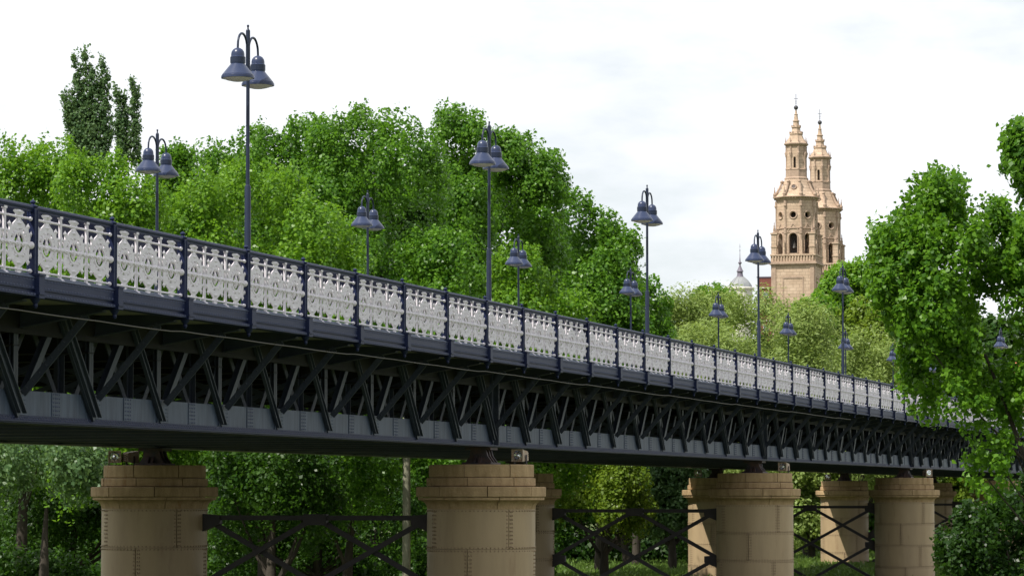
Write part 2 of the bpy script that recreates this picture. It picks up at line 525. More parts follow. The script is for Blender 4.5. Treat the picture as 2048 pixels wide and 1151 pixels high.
# floor: deck plates, cross beams, stringers, bottom cross ties
dk = MB().box(2 * XC - 0, 0, 0, S, 0, 0) if False else MB()
dk.box(2 * XC - GX + .0, GX - .0, 0, S, -.20, -.012)
deck_me = dk.mesh('deck_slab')
cb = MB()
cb.box(2 * XC - GX + .06, GX - .06, -.01, .01, -.78, -.20)
cb.box(2 * XC - GX + .06, GX - .06, -.12, .12, -.80, -.78)
cross_me = cb.mesh('cross_beam')
ct = MB()
ct.box(2 * XC - GX + .06, GX - .06, -.10, .10, -1.945, -1.925)
ct.box(2 * XC - GX + .06, GX - .06, -.10, -.085, -1.925, -1.80)
tie_me = ct.mesh('cross_tie')
la = MB()
la.bar((GX - .2, 0, -1.905), (2 * XC - GX + .2, S, -1.905), .12, .02, (0, 0, 1))
la.bar((GX - .2, S, -1.885), (2 * XC - GX + .2, 0, -1.885), .12, .02, (0, 0, 1))
lat_me = la.mesh('wind_brace')
rl = MB()
rl.bar((GX - .50, .08, -1.80), (GX - .50, S * .5 - .03, -.34), .12, .02)
rl.bar((GX - .50, S * .5 + .03, -.34), (GX - .50, S - .08, -1.80), .12, .02)
rl.box(GX - .51, GX - .49, 0, S, -1.86, -1.62)
rear_me = rl.mesh('rear_lattice'); rear_me.materials.append(M['truss'])
sw = MB()
sw.bar((GX - .12, .05, -1.84), (XC, .05, -.34), .10, .02, (0, 1, 0))
sw.bar((2 * XC - GX + .12, -.05, -1.84), (XC, -.05, -.34), .10, .02, (0, 1, 0))
sw.bar((GX - .12, .0, -.62), (XC + .8, .0, -1.88), .09, .02, (0, 1, 0))
sw.box(GX - .62, GX - .60, -.07, .07, -1.90, -.20)
sw.box(GX - .70, GX - .52, -.008, .008, -1.90, -.20)
sway_me = sw.mesh('sway_brace'); sway_me.materials.append(M['truss'])
sg = MB()
for x in (-3.3, -4.9, -6.5, -8.1):
    sg.box(x - .09, x + .09, 0, S, -.56, -.54)
    sg.box(x - .01, x + .01, 0, S, -.54, -.20)
string_me = sg.mesh('stringers')


def mirrored(*meshes):
    """the same bay on the far side, as one mesh"""
    b = MB()
    for me in meshes:
        vs = [(2 * XC - v.co.x, v.co.y, v.co.z) for v in me.vertices]
        b.add(vs, [tuple(reversed(p.vertices)) for p in me.polygons])
    return b


far_me = mirrored(fascia_me, slab_me, bracket_me, strut_me, web_me, flange_me, top_me, rise_me, fall_me, vert_me).mesh('truss_bay')
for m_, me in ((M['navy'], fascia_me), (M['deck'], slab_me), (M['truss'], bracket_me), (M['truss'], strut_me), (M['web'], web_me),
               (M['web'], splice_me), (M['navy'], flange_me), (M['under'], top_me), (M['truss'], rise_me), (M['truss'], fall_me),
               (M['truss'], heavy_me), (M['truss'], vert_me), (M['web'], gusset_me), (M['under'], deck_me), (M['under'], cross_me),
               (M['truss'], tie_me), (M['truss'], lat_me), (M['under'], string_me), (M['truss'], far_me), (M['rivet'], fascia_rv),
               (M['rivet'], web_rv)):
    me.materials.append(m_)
for i in range(B0, B1):
    y = i * S
    P = (0, y, 0)
    a = obj('edge_beam', fascia_me, None, bridge, P)
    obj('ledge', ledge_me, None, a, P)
    if -1 <= i <= 24:
        tag(obj('rivets', fascia_rv, None, a, P), kind='stuff')
    obj('pavement_slab', slab_me, None, bridge, P)
    obj('bracket', bracket_me, None, bridge, P)
    obj('strut', strut_me, None, bridge, P)
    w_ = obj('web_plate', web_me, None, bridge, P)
    if -1 <= i <= 30:
        tag(obj('rivets', web_rv, None, w_, P), kind='stuff')
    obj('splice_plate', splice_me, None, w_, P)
    obj('bottom_flange', flange_me, None, bridge, P)
    obj('top_chord', top_me, None, bridge, P)
    obj('rising_diagonal', rise_me, None, bridge, P)
    ph = (i - PIER_I[0]) % 11
    obj('falling_diagonal', heavy_me if ph in (0, 1, 2, 8, 9, 10) else fall_me, None, bridge, P)
    obj('vertical', vert_me, None, bridge, P)
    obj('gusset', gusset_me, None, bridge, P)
    obj('deck_slab', deck_me, None, bridge, P)
    obj('cross_beam', cross_me, None, bridge, P)
    obj('cross_tie', tie_me, None, bridge, P)
    obj('wind_brace', lat_me, None, bridge, P)
    obj('rear_lattice', rear_me, None, bridge, P)
    obj('sway_brace', sway_me, None, bridge, P)
    obj('stringers', string_me, None, bridge, P)
    obj('truss_bay', far_me, None, bridge, P)
# end posts and bearings over the piers
ep = MB()
ep.box(GX - .02, GX + .04, -.20, .20, -1.90, -.25)
ep.box(GX + .04, GX + .15, -.03, -.005, -1.912, -.25)
ep.box(GX + .04, GX + .15, .005, .03, -1.912, -.25)
end_me = ep.mesh('end_post'); end_me.materials.append(M['truss'])
be = MB()
be.box(-.34, .34, -.42, .42, -2.35, -2.30)
be.box(-.30, .30, -.30, .30, -2.02, -1.958)
for y in (-.22, 0, .22):
    be.add([(-.30, y - .035, -2.30), (.32, y - .035, -2.30), (.22, y - .035, -2.16), (.18, y - .035, -2.02), (-.18, y - .035, -2.02), (-.2, y - .035, -2.16),
            (-.30, y + .035, -2.30), (.32, y + .035, -2.30), (.22, y + .035, -2.16), (.18, y + .035, -2.02), (-.18, y + .035, -2.02), (-.2, y + .035, -2.16)],
           [(0, 1, 2, 3, 4, 5), (11, 10, 9, 8, 7, 6)] + [(k, k + 6, (k + 1) % 6 + 6, (k + 1) % 6) for k in range(6)])
for sx in (-1, 1):
    be.add([(sx * .06 - .03, -.40, -2.30), (sx * .06 + .03, -.40, -2.30), (sx * .06 + .03, -.24, -2.12), (sx * .06 + .03, -.20, -2.02), (sx * .06 - .03, -.20, -2.02), (sx * .06 - .03, -.24, -2.12),
            (sx * .06 - .03, .40, -2.30), (sx * .06 + .03, .40, -2.30), (sx * .06 + .03, .24, -2.12), (sx * .06 + .03, .20, -2.02), (sx * .06 - .03, .20, -2.02), (sx * .06 - .03, .24, -2.12)],
           [(0, 1, 2, 3, 4, 5), (11, 10, 9, 8, 7, 6)] + [(k, k + 6, (k + 1) % 6 + 6, (k + 1) % 6) for k in range(6)])
bear_me = be.mesh('bearing'); bear_me.materials.append(M['bearing'])
for i in PIER_I:
    obj('end_post', end_me, None, bridge, (0, i * S, 0))
    obj('bearing', bear_me, None, bridge, (XN, i * S, 0))
    obj('bearing', bear_me, None, bridge, (XF, i * S, 0))

# ------------------------------------------------------------------ railings
rail = thing('bridge_railing', 'ornate white cast iron railing panels between navy posts, nearer side of the bridge', 'railing', (0, 0, 0), 'bridge railings')
pm = MB()
pm.box(-.05, .05, -.05, .05, .03, .98)
for cx, cy in ((-.05, -.05), (.05, -.05), (-.05, .05), (.05, .05)):
    pm.tube([(cx, cy, .06), (cx, cy, .96)], .014, 6)
pm.box(-.11, .15, -.095, .095, -.285, .03)
pm.box(-.12, .165, -.11, .11, .03, .055)
pm.box(-.12, .165, -.11, .11, -.235, -.205)
pm.lathe([(.02, -.42), (.035, -.39), (.03, -.36), (.055, -.33), (.085, -.285)], 10, (.05, 0, 0))
pm.lathe([(.055, .98), (.075, 1.0), (.075, 1.012), (.03, 1.03), (.022, 1.045), (.042, 1.06), (.042, 1.075), (.02, 1.092), (.004, 1.105)], 12)
post_me = pm.mesh('post', 0.6); post_me.materials.append(M['navy'])
hr = MB()
hr.tube([(0, 0, .985), (0, S, .985)], .042, 8)
hr.box(-.02, .02, 0, S, .925, .955)
hand_me = hr.mesh('handrail', 0.7); hand_me.materials.append(M['navy'])
bk_ = MB()
bk_.box(-.165, -.15, .02, S - .02, .56, .965)
back_me = bk_.mesh('backing_plate'); back_me.materials.append(M['navy'])
# white casting: three horizontal rails
wr_ = MB()
for z, r_ in ((.825, .017), (.095, .017)):
    wr_.tube([(0, .05, z), (0, S - .05, z)], r_, 8)
    for y in (.075, S - .075):
        wr_.ball((0, y, z), .032, 8, 4)
pts = [(0, .06 + k * (S - .12) / 48, .455 + .018 * math.sin(k * 1.571)) for k in range(49)]
wr_.tube(pts, .028, 6)
for k in range(24):
    wr_.octa((.008, .10 + k * (S - .2) / 23, .455), .034, .06, .040)
for y in (.08, S - .08):
    wr_.ball((0.01, y, .455), .055, 8, 5)
rails_me = wr_.mesh('panel', 0.8)
# square baluster with flared foot
bl = MB()
bl.box(-.014, .014, -.034, .034, .05, .915)
bl.box(-.010, .022, -.014, .014, .08, .90)
bl.box(-.02, .024, -.05, .05, .905, .94)
bl.add([(-.03, -.04, .05), (.03, -.04, .05), (.03, .04, .05), (-.03, .04, .05), (-.04, -.055, .0), (.08, -.055, .0), (.08, .055, .0), (-.04, .055, .0)],
       [(0, 1, 2, 3), (7, 6, 5, 4), (0, 4, 5, 1), (1, 5, 6, 2), (2, 6, 7, 3), (3, 7, 4, 0)])
bl.box(-.02, .03, -.052, .052, .44, .475)
bal_me = bl.mesh('baluster')


def motif():
    """cast tracery between two balusters: pierced cartouche, bud in the oval, neck and diamond boss"""
    m = MB()

    def ring(fo, fi, n, x0, x1):
        vs, fs = [], []
        for k in range(n):
            t = 2 * math.pi * k / n
            (yo, zo), (yi, zi) = fo(t), fi(t)
            vs += [(x0, yo, zo), (x1, yo, zo), (x0, yi, zi), (x1, yi, zi)]
        for k in range(n):
            a, b = 4 * k, 4 * ((k + 1) % n)
            fs += [(a + 1, b + 1, b + 3, a + 3), (a, a + 2, b + 2, b), (a, b, b + 1, a + 1), (a + 2, a + 3, b + 3, b + 2)]
        m.add(vs, fs)

    ZC = .46

    def sup(t, a, b, p):
        c, s_ = math.cos(t), math.sin(t)
        return (a * math.copysign(abs(c) ** p, c), ZC + b * math.copysign(abs(s_) ** p, s_))

    ring(lambda t: sup(t, .365 + .024 * math.sin(9 * t), .262 + .018 * math.cos(8 * t), .50), lambda t: sup(t, .275, .205, .7), 40, -.008, .012)
    ring(lambda t: sup(t, .225, .175, 1), lambda t: sup(t, .175, .138, 1), 24, -.010, .016)
    for k in range(14):                                          # curling stems joining the two rings
        t = 2 * math.pi * (k + .5) / 14
        (ya, za), (yb, zb) = sup(t, .20, .155, 1), sup(t + .2, .30, .225, .7)
        m.bar((.002, ya, za), (.002, yb, zb), .062, .016)
        if k % 2:
            m.octa((.010, (ya + yb) / 2, (za + zb) / 2), .014, .036, .034)
    for sy in (-1, 1):
        for sz in (-1, 1):
            m.octa((.004, sy * .315, ZC + sz * .245), .020, .075, .05)
            m.bar((.002, sy * .20, ZC + sz * .235), (.002, sy * .05, ZC + sz * .31), .05, .016)
        m.octa((.004, sy * .36, ZC), .02, .05, .06)
        for dz in (-.15, .15):
            m.bar((.002, sy * .34, ZC + dz), (.002, sy * .455, ZC + dz), .03, .016)
            m.octa((.006, sy * .415, ZC + dz), .016, .045, .045)
        m.octa((.004, sy * .11, ZC + .37), .016, .05, .035)
        m.octa((.004, sy * .11, ZC - .36), .016, .05, .035)
    m.lathe([(.008, .35), (.030, .39), (.036, .45), (.028, .51), (.016, .55), (.024, .58), (.008, .61)], 8)
    for sz in (-1, 1):                                           # necks to the top and bottom rails
        m.bar((0, 0, ZC + sz * .20), (0, 0, ZC + sz * .37), .12, .020)
        m.octa((.006, 0, ZC + sz * .275), .02, .14, .05)
    m.octa((.0, 0, .895), .028, .20, .085)
    m.octa((.02, 0, .895), .02, .06, .03)
    m.bar((0, 0, .02), (0, 0, .10), .15, .020)
    m.octa((.0, 0, .045), .022, .17, .04)
    return m.mesh('cast_motif')


motif_me = motif()
joined = MB()
for me, ys in ((rails_me, (0,)), (bal_me, (S / 3, 2 * S / 3)), (motif_me, (S / 6, S / 2, 5 * S / 6))):
    for y in ys:
        joined.add([(v.co.x, v.co.y + y, v.co.z) for v in me.vertices], [tuple(p.vertices) for p in me.polygons])
panel_all = joined.mesh('panel')
for me in (rails_me, bal_me, motif_me, panel_all):
    me.materials.append(M['white'])
rail2 = thing('bridge_railing', 'far side railing of the bridge, seen only past the deck', 'railing', (2 * XC, 0, 0), 'bridge railings')
for i in range(B0, B1):
    y = i * S
    for rt, x in ((rail, 0), (rail2, 2 * XC)):
        obj('post', post_me, None, rt, (x, y, 0))
        obj('handrail', hand_me, None, rt, (x, y, 0))
        if rt is rail:
            obj('backing_plate', back_me, None, rt, (x, y, 0))
        if rt is rail and -1 <= i < 24:
            p = obj('panel', rails_me, None, rt, (x, y, 0))
            for k in (1, 2):
                obj('baluster', bal_me, None, p, (x, y + k * S / 3, 0))
            for k in (1, 3, 5):
                obj('cast_motif', motif_me, None, p, (x, y + k * S / 6, 0))
        else:
            obj('panel', panel_all, None, rt, (x, y, 0))

# thin cable slung under the pavement edge
cp = []
for i in range(B0, 24):
    for k in range(6):
        f_ = k / 6
        cp.append((.0, (i + f_) * S, -.475 - .007 * math.sin(math.pi * f_) - .010 * math.sin(i * 2.1)))
tag(obj('cable', MB().tube(cp, .011, 5), M['cable'], None), 'thin sagging cable slung below the pavement edge of the bridge', 'cable')

# ------------------------------------------------------------------ piers
ZT = -2.35
pier_parts = []
CR = [  # (r_in, r_out, z0, z1, blocks, phase)
    (0.80, 1.193, -2.640, -2.350, 7, -1.62), (0.80, 1.230, -2.838, -2.648, 7, -1.55), (0.80, 1.465, -3.079, -2.846, 8, -1.20),
]
rnd = random.Random(3)
for ri, ro, z0, z1, nb, ph in CR:
    for k in range(nb):
        j = rnd.uniform(-.012, .012)
        a0, a1 = ph + 2 * math.pi * k / nb + .007, ph + 2 * math.pi * (k + 1) / nb - .007
        e = .018
        pr = [(ri, z0), (ro + j - e, z0), (ro + j, z0 + e), (ro + j, z1 - e - rnd.uniform(0, .01)), (ro + j - e, z1 - rnd.uniform(0, .006)), (ri, z1)]
        me = MB().sector(pr, a0, a1, 6).mesh('stone_block', .5)
        me.materials.append(M['stone'])
        pier_parts.append(('stone_block', me))
for k in range(7):                                              # hollow moulding below the slab
    a0, a1 = -1.9 + 2 * math.pi * k / 7 + .006, -1.9 + 2 * math.pi * (k + 1) / 7 - .006
    pr = [(.8, -3.35), (1.225, -3.35), (1.232, -3.29), (1.26, -3.23), (1.32, -3.175), (1.395, -3.15), (1.43, -3.145), (1.43, -3.088), (.8, -3.088)]
    me = MB().sector(pr, a0, a1, 6).mesh('moulding_block', .5)
    me.materials.append(M['stone'])
    pier_parts.append(('moulding_block', me))
tiers = [(-3.352, -4.235), (-4.243, -5.115), (-5.123, -5.995), (-6.003, GZ - .3)]
seams = [-.77, -1.55, -.9, -1.4]
rv = MB()
for t, ((z1, z0), s0) in enumerate(zip(tiers, seams)):
    for k in range(4):
        a0, a1 = s0 + k * math.pi / 2 + .008, s0 + (k + 1) * math.pi / 2 - .008
        ro = 1.232 if (k + t) % 2 else 1.224
        me = MB().sector([(1.15, z0), (ro, z0), (ro, z1), (1.15, z1)], a0, a1, 10).mesh('shell_plate', .5)
        me.materials.append(M['tan'])
        pier_parts.append(('shell_plate', me))
        for q in range(10):
            z = z0 + .05 + q * (z1 - z0 - .1) / 9
            for da in (.035, .075, -.035):
                a = s0 + k * math.pi / 2 + da
                rv.dome((1.230 * math.cos(a), 1.230 * math.sin(a), z), (math.cos(a), math.sin(a), 0), .024)
    for q in range(84):
        a = 2 * math.pi * q / 84
        for z in (z1 - .035,) + ((z0 + .03,) if t < 3 else ()):
            rv.dome((1.228 * math.cos(a), 1.228 * math.sin(a), z), (math.cos(a), math.sin(a), 0), .023)
rv_me = rv.mesh('rivets'); rv_me.materials.append(M['tanrivet'])
co = MB().lathe([(1.17, GZ - .3), (1.17, -3.36), (1.17, -2.40), (1.10, -2.37)], 28)
core_me = co.mesh('core'); core_me.materials.append(M['seam'])


def pier(x, i, label):
    t = thing('bridge_pier', label, 'pier', (x, i * S, GZ), 'round bridge piers')
    P = (x, i * S, 0)
    for n, me in pier_parts:
        obj(n, me, None, t, P)
    obj('core', core_me, None, t, P)
    tag(obj('rivets', rv_me, None, t, P), kind='stuff')


near_l = ['near row pier beyond the left edge of the view', 'tan riveted pier with rust streaks on its cap, right of the concrete pole',
          'middle tan riveted pier overlapping a sunlit ochre one behind it',
          'brown shaded round pier beside the leafy bush, in front of a darker one',
          'tan pier mostly hidden in the leaves at the right edge', 'near row pier hidden behind the right hand tree', 'farthest near row pier, hidden behind the tree']
far_l = ['far row pier beyond the left edge of the view', 'leftmost visible pier, dim tan with two small floodlights on its cap',
         'dark shaded pier peeking out behind the rust streaked pier', 'sunlit ochre pier half hidden behind the middle tan pier',
         'slim pier standing alone behind crossed braces, left of the brown pier', 'dark slim pier just right of the brown shaded pier', 'far row pier lost in the leaves at the right edge']
for k, i in enumerate(PIER_I):
    pier(XN, i, near_l[k])
    pier(XF, i, far_l[k])

# cross bracing between the two piers of each pair
br_l = ['bracing beyond the left edge of the view', 'dark iron cross bracing between the two leftmost visible piers',
        'dark iron cross bracing in the middle gap, between rust streaked pier and ochre pier', 'dark iron cross bracing in front of the slim lone pier',
        'dark iron cross bracing among leaves right of the brown pier', 'bracing hidden behind the right hand tree', 'last bracing hidden behind the right hand tree']
XA, XB, XM = XF + 1.22, XN - 1.22, XC
zr = [-3.56, -5.06, -6.56]
chord = MB().box(XA, XB, -.05, .05, -3.61, -3.50).mesh('top_chord')
dg = []
for (xa, xb) in ((XA, XM), (XM, XB)):
    for up in (0, 1):
        for r_ in range(2):
            za, zb = zr[r_], zr[r_ + 1]
            # long diagonals pass through the middle node, short ones through the wall nodes
            p, q = ((xa, 0, za), (xb, 0, zb)) if up else ((xa, 0, zb), (xb, 0, za))
            off = .045 if up else -.045
            dg.append(MB().bar((p[0], off, p[2]), (q[0], off, q[2]), .115, .06, (0, 1, 0)).mesh('diagonal'))
gs = []
for x, sx in ((XA, 1), (XB, -1)):
    for z in zr[:2]:
        m_ = MB()
        m_.add([(x - sx * .08, -.09, z + .1), (x + sx * .42, -.09, z + .06), (x + sx * .42, -.09, z - .14), (x - sx * .08, -.09, z - .34),
                (x - sx * .08, .09, z + .1), (x + sx * .42, .09, z + .06), (x + sx * .42, .09, z - .14), (x - sx * .08, .09, z - .34)],
               [(0, 1, 2, 3), (7, 6, 5, 4), (0, 4, 5, 1), (1, 5, 6, 2), (2, 6, 7, 3), (3, 7, 4, 0)])
        gs.append(m_.mesh('gusset'))
gs.append(MB().box(XM - .28, XM + .28, -.085, .085, -3.72, -3.47).mesh('gusset'))
for me in [chord] + dg + gs:
    me.materials.append(M['brace'])
for k, i in enumerate(PIER_I):
    t = thing('pier_bracing', br_l[k], 'bracing', (XC, i * S, GZ), 'cross bracing between pier pairs')
    P = (0, i * S, 0)
    obj('top_chord', chord, None, t, P)
    for me in dg:
        obj('diagonal', me, None, t, P)
    for me in gs:
        obj('gusset', me, None, t, P)

# ------------------------------------------------------------------ floodlights on the pier caps
def flood_proto(name, label, loc, ang):
    """boxy floodlight; its glass looks along angle `ang`"""
    t = thing(name, label, 'floodlight', loc, 'floodlights on the pier caps')
    ca, sa = math.cos(ang), math.sin(ang)

    def R(m):
        m.v = [(x * ca - y * sa, x * sa + y * ca, z) for x, y, z in m.v]
        return m
    b = MB()
    b.add([(-.16, -.12, .09), (.12, -.14, .07), (.12, .14, .07), (-.16, .12, .09), (-.14, -.11, .30), (.12, -.14, .33), (.12, .14, .33), (-.14, .11, .30)],
          [(3, 2, 1, 0), (4, 5, 6, 7), (0, 1, 5, 4), (1, 2, 6, 5), (2, 3, 7, 6), (3, 0, 4, 7)])
    for k in range(4):
        b.box(-.20, -.14, -.10, .10, .12 + k * .045, .135 + k * .045)
    obj('housing', R(b), M['alu'], t, loc)
    h = MB()
    h.box(.12, .145, -.15, .15, .06, .08); h.box(.12, .145, -.15, .15, .32, .34)
    h.box(.12, .145, -.15, -.13, .08, .32); h.box(.12, .145, .13, .15, .08, .32)
    obj('rim', R(h), M['alu'], t, loc)
    gl = MB()
    for k, (r0, r1, d0, d1) in enumerate(((.115, .08, .0, .012), (.08, .045, .012, .004), (.045, .002, .004, .03))):
        vs, fs = [], []
        for j in range(14):
            tt = 2 * math.pi * j / 14
            vs += [(.124 + d0, r0 * math.cos(tt), .20 + r0 * math.sin(tt)), (.124 + d1, r1 * math.cos(tt), .20 + r1 * math.sin(tt))]
        for j in range(14):
            a_, b_ = 2 * j, 2 * ((j + 1) % 14)
            fs.append((a_, b_, b_ + 1, a_ + 1))
        gl.add(vs, fs)
    obj('reflector', R(gl), M['mirror'], t, loc)
    s_ = MB()
    s_.box(-.02, .02, -.165, -.145, .0, .22); s_.box(-.02, .02, .145, .165, .0, .22); s_.box(-.05, .05, -.165, .165, -.0, .015)
    obj('bracket', R(s_), M['bearing'], t, loc)
    return t


CA = math.atan2(-71, 20)                                        # towards the camera
for x, i, dx, dy, a, lb in (
        (XN, 10, .93, -.05, CA - .55, 'square floodlight beside the bearing on the rust streaked pier cap'),
        (XN, 21, .95, .05, CA - .55, 'small square floodlight on the cap of the middle tan pier'),
        (XN, 32, .95, .05, CA + .5, 'small floodlight on the brown shaded pier cap'),
        (XF, 10, -.98, .0, CA - .05, 'bright round glass floodlight, left one of two on the leftmost pier cap'),
        (XF, 10, -.66, .12, CA + 2.3, 'floodlight turned away, right one of two on the leftmost pier cap'),
        (XF, 21, -.85, 0, CA - .1, 'floodlight hidden behind the rust streaked pier'),
        (XF, 32, -.80, 0, CA - .2, 'small floodlight on the cap of the half hidden ochre pier'),
        (XF, 43, -.85, 0, CA - .2, 'tiny floodlight on the cap of the slim lone pier')):
    flood_proto('floodlight', lb, (x + dx, i * S + dy, ZT), a)

# ------------------------------------------------------------------ street lamps
def lamp_proto():
    t = thing('street_lamp', 'x', 'street lamp', (0, 0, 0), 'double bell street lamps on the bridge')
    p = MB()
    p.box(-.16, .16, -.16, .16, 0, .02)
    p.lathe([(.085, .02), (.085, .35), (.062, .38), (.056, 2.50), (.05, 2.53), (.036, 2.54), (.033, 4.55), (.05, 4.56), (.05, 4.68), (.042, 4.70),
             (.040, 5.34), (.018, 5.37), (.014, 5.40), (.024, 5.42), (.018, 5.445)], 12)
    obj('pole', p, M['lamp'], t, (0, 0, 0), .6)
    for s in (-1, 1):
        arc = [(0, s * .045, 4.60), (0, s * .045, 4.98)] + [(0, s * (.295 - .25 * math.cos(a)), 5.0 + .25 * math.sin(a)) for a in [k * math.pi / 10 for k in range(1, 10)]] + [(0, s * .545, 4.98), (0, s * .545, 4.93)]
        obj('arm', MB().tube(arc, .022, 8), M['lamp'], t, (0, 0, 0), .8)
        b = obj('bell', MB().lathe([(.300, 4.405), (.300, 4.445), (.288, 4.452), (.285, 4.47), (.130, 4.66), (.130, 4.67), (.134, 4.68), (.134, 4.79), (.122, 4.80), (.120, 4.845), (.112, 4.885), (.085, 4.925), (.045, 4.95), (.02, 4.955)], 20, (0, s * .545, 0)),
                M['bell'], t, (0, 0, 0), .5)
        obj('glass', MB().lathe([(.01, 4.345), (.10, 4.352), (.20, 4.375), (.27, 4.404)], 20, (0, s * .545, 0), cap=False), M['glass'], b, (0, 0, 0), 1.2)
        obj('neck', MB().lathe([(.137, 4.685), (.137, 4.785)], 20, (0, s * .545, 0), cap=False), M['lamp'], b, (0, 0, 0), 1.2)
    return t


near_lab = ['tallest navy double bell lamp, reaching highest at the upper left', 'navy double bell lamp with a white sticker on its pole, against the tall poplar',
            'navy double bell lamp against bare sky, right of the poplars', 'navy double bell lamp just left of the church tower',
            'navy double bell lamp in front of the trees right of the church tower', 'navy lamp pole entering the right hand tree, just past the last clear railing panel',
            'lamp pole mostly hidden in the right hand tree, seventh of the near row', 'lamp hidden in the right hand tree, eighth of the near row']
far_lab = ['navy double bell lamp at upper left below the lombardy poplars', 'navy double bell lamp in front of dark foliage, left of the stickered lamp',
           'small navy double bell lamp just right of the stickered lamp', 'small navy double bell lamp at the right edge of the poplar mass',
           'small navy double bell lamp before the olive willows', 'small navy double bell lamp below and right of the church side lamp',
           'small navy double bell lamp almost in line behind a taller lamp pole', 'tiny navy lamp at the left edge of the right hand tree',
           'tiny lamp inside the right hand tree, first of three there', 'tiny lamp inside the right hand tree, second of three there', 'tiny lamp inside the right hand tree, third of three there']
lp = lamp_proto()
first = True
for labs, x, y0 in ((near_lab, -1.58, 13.133), (far_lab, -9.45, 28.633)):
    for k, lb in enumerate(labs):
        o = lp if first else copy_tree(lp)
        first = False
        o.location = (x, y0 + 15.95 * k, 0)
        o['label'] = lb
        if x > -2 and k == 1:
            stk = MB().box(.045, .052, -.015, .055, 1.02, 1.42)
            stk.box(.03, .05, .035, .075, 1.0, 1.10)
            obj('sticker', stk, M['paper'], o, o.location)
            obj('band', MB().lathe([(.0605, 1.33), (.0605, 1.36)], 12, cap=False), M['paper'], o, o.location)

for o in list(COL.objects):
    if o.name.startswith('street_lamp'):
        o.rotation_euler = (RNG.uniform(-.006, .006), RNG.uniform(-.006, .006), RNG.uniform(-.03, .03))

# concrete pole beyond the bridge
pl = MB().lathe([(.135, 0), (.125, 4.0), (.115, 6.3), (.09, 6.34)], 14)
tag(obj('concrete_pole', pl, M['pole'], None, (-12.55, 58.23, GZ), .6), 'plain grey concrete pole between the leftmost pier and the rust streaked pier', 'pole')

# ------------------------------------------------------------------ church towers
def holed(m, w, z0, z1, hole, th, org, u, nrm):
    """a wall face w wide from z0 to z1, pierced by a star-shaped outline `hole` [(s, z)], th thick"""
    cz = sum(h[1] for h in hole) / len(hole)
    outer = []
    for s_, z in hole:
        dx, dz = s_, z - cz
        t = 1e9
        if abs(dx) > 1e-6:
            t = min(t, (w / 2) / abs(dx))
        if dz > 1e-6:
            t = min(t, (z1 - cz) / dz)
        if dz < -1e-6:
            t = min(t, (cz - z0) / -dz)
        outer.append((dx * t, cz + dz * t))
    # make sure the corners are present
    n = len(hole)
    for cxn in ((-w / 2, z0), (w / 2, z0), (w / 2, z1), (-w / 2, z1)):
        j = min(range(n), key=lambda q: (outer[q][0] - cxn[0]) ** 2 + (outer[q][1] - cxn[1]) ** 2)
        outer[j] = cxn
    org, u, nrm = Vector(org), Vector(u), Vector(nrm)
    P = lambda s_, z, d: org + u * s_ + Vector((0, 0, z)) - nrm * d
    vs = [P(*o, 0) for o in outer] + [P(*h, 0) for h in hole] + [P(*h, th) for h in hole]
    fs = []
    for k in range(n):
        k2 = (k + 1) % n
        fs += [(k, k2, n + k2, n + k), (n + k, n + k2, 2 * n + k2, 2 * n + k)]
    m.add(vs, fs)


def arch_outline(w, z0, z1, n=8):
    r = w / 2
    pts = [(-r, z0), (-r * .33, z0), (r * .33, z0), (r, z0), (r, (z0 + z1 - r) / 2)]
    pts += [(r * math.cos(a), z1 - r + r * math.sin(a)) for a in [k * math.pi / n for k in range(n + 1)]]
    pts += [(-r, (z0 + z1 - r) / 2)]
    return pts


def circ(r, cz, n=16):
    return [(r * math.cos(2 * math.pi * k / n), cz + r * math.sin(2 * math.pi * k / n)) for k in range(n)]


def pinnacle(sc=1.0):
    return [(.22 * sc, 0), (.26 * sc, .1 * sc), (.15 * sc, .25 * sc), (.2 * sc, .5 * sc), (.1 * sc, .8 * sc), (.13 * sc, .95 * sc), (.05 * sc, 1.2 * sc), (.07 * sc, 1.35 * sc), (.01, 1.7 * sc)]


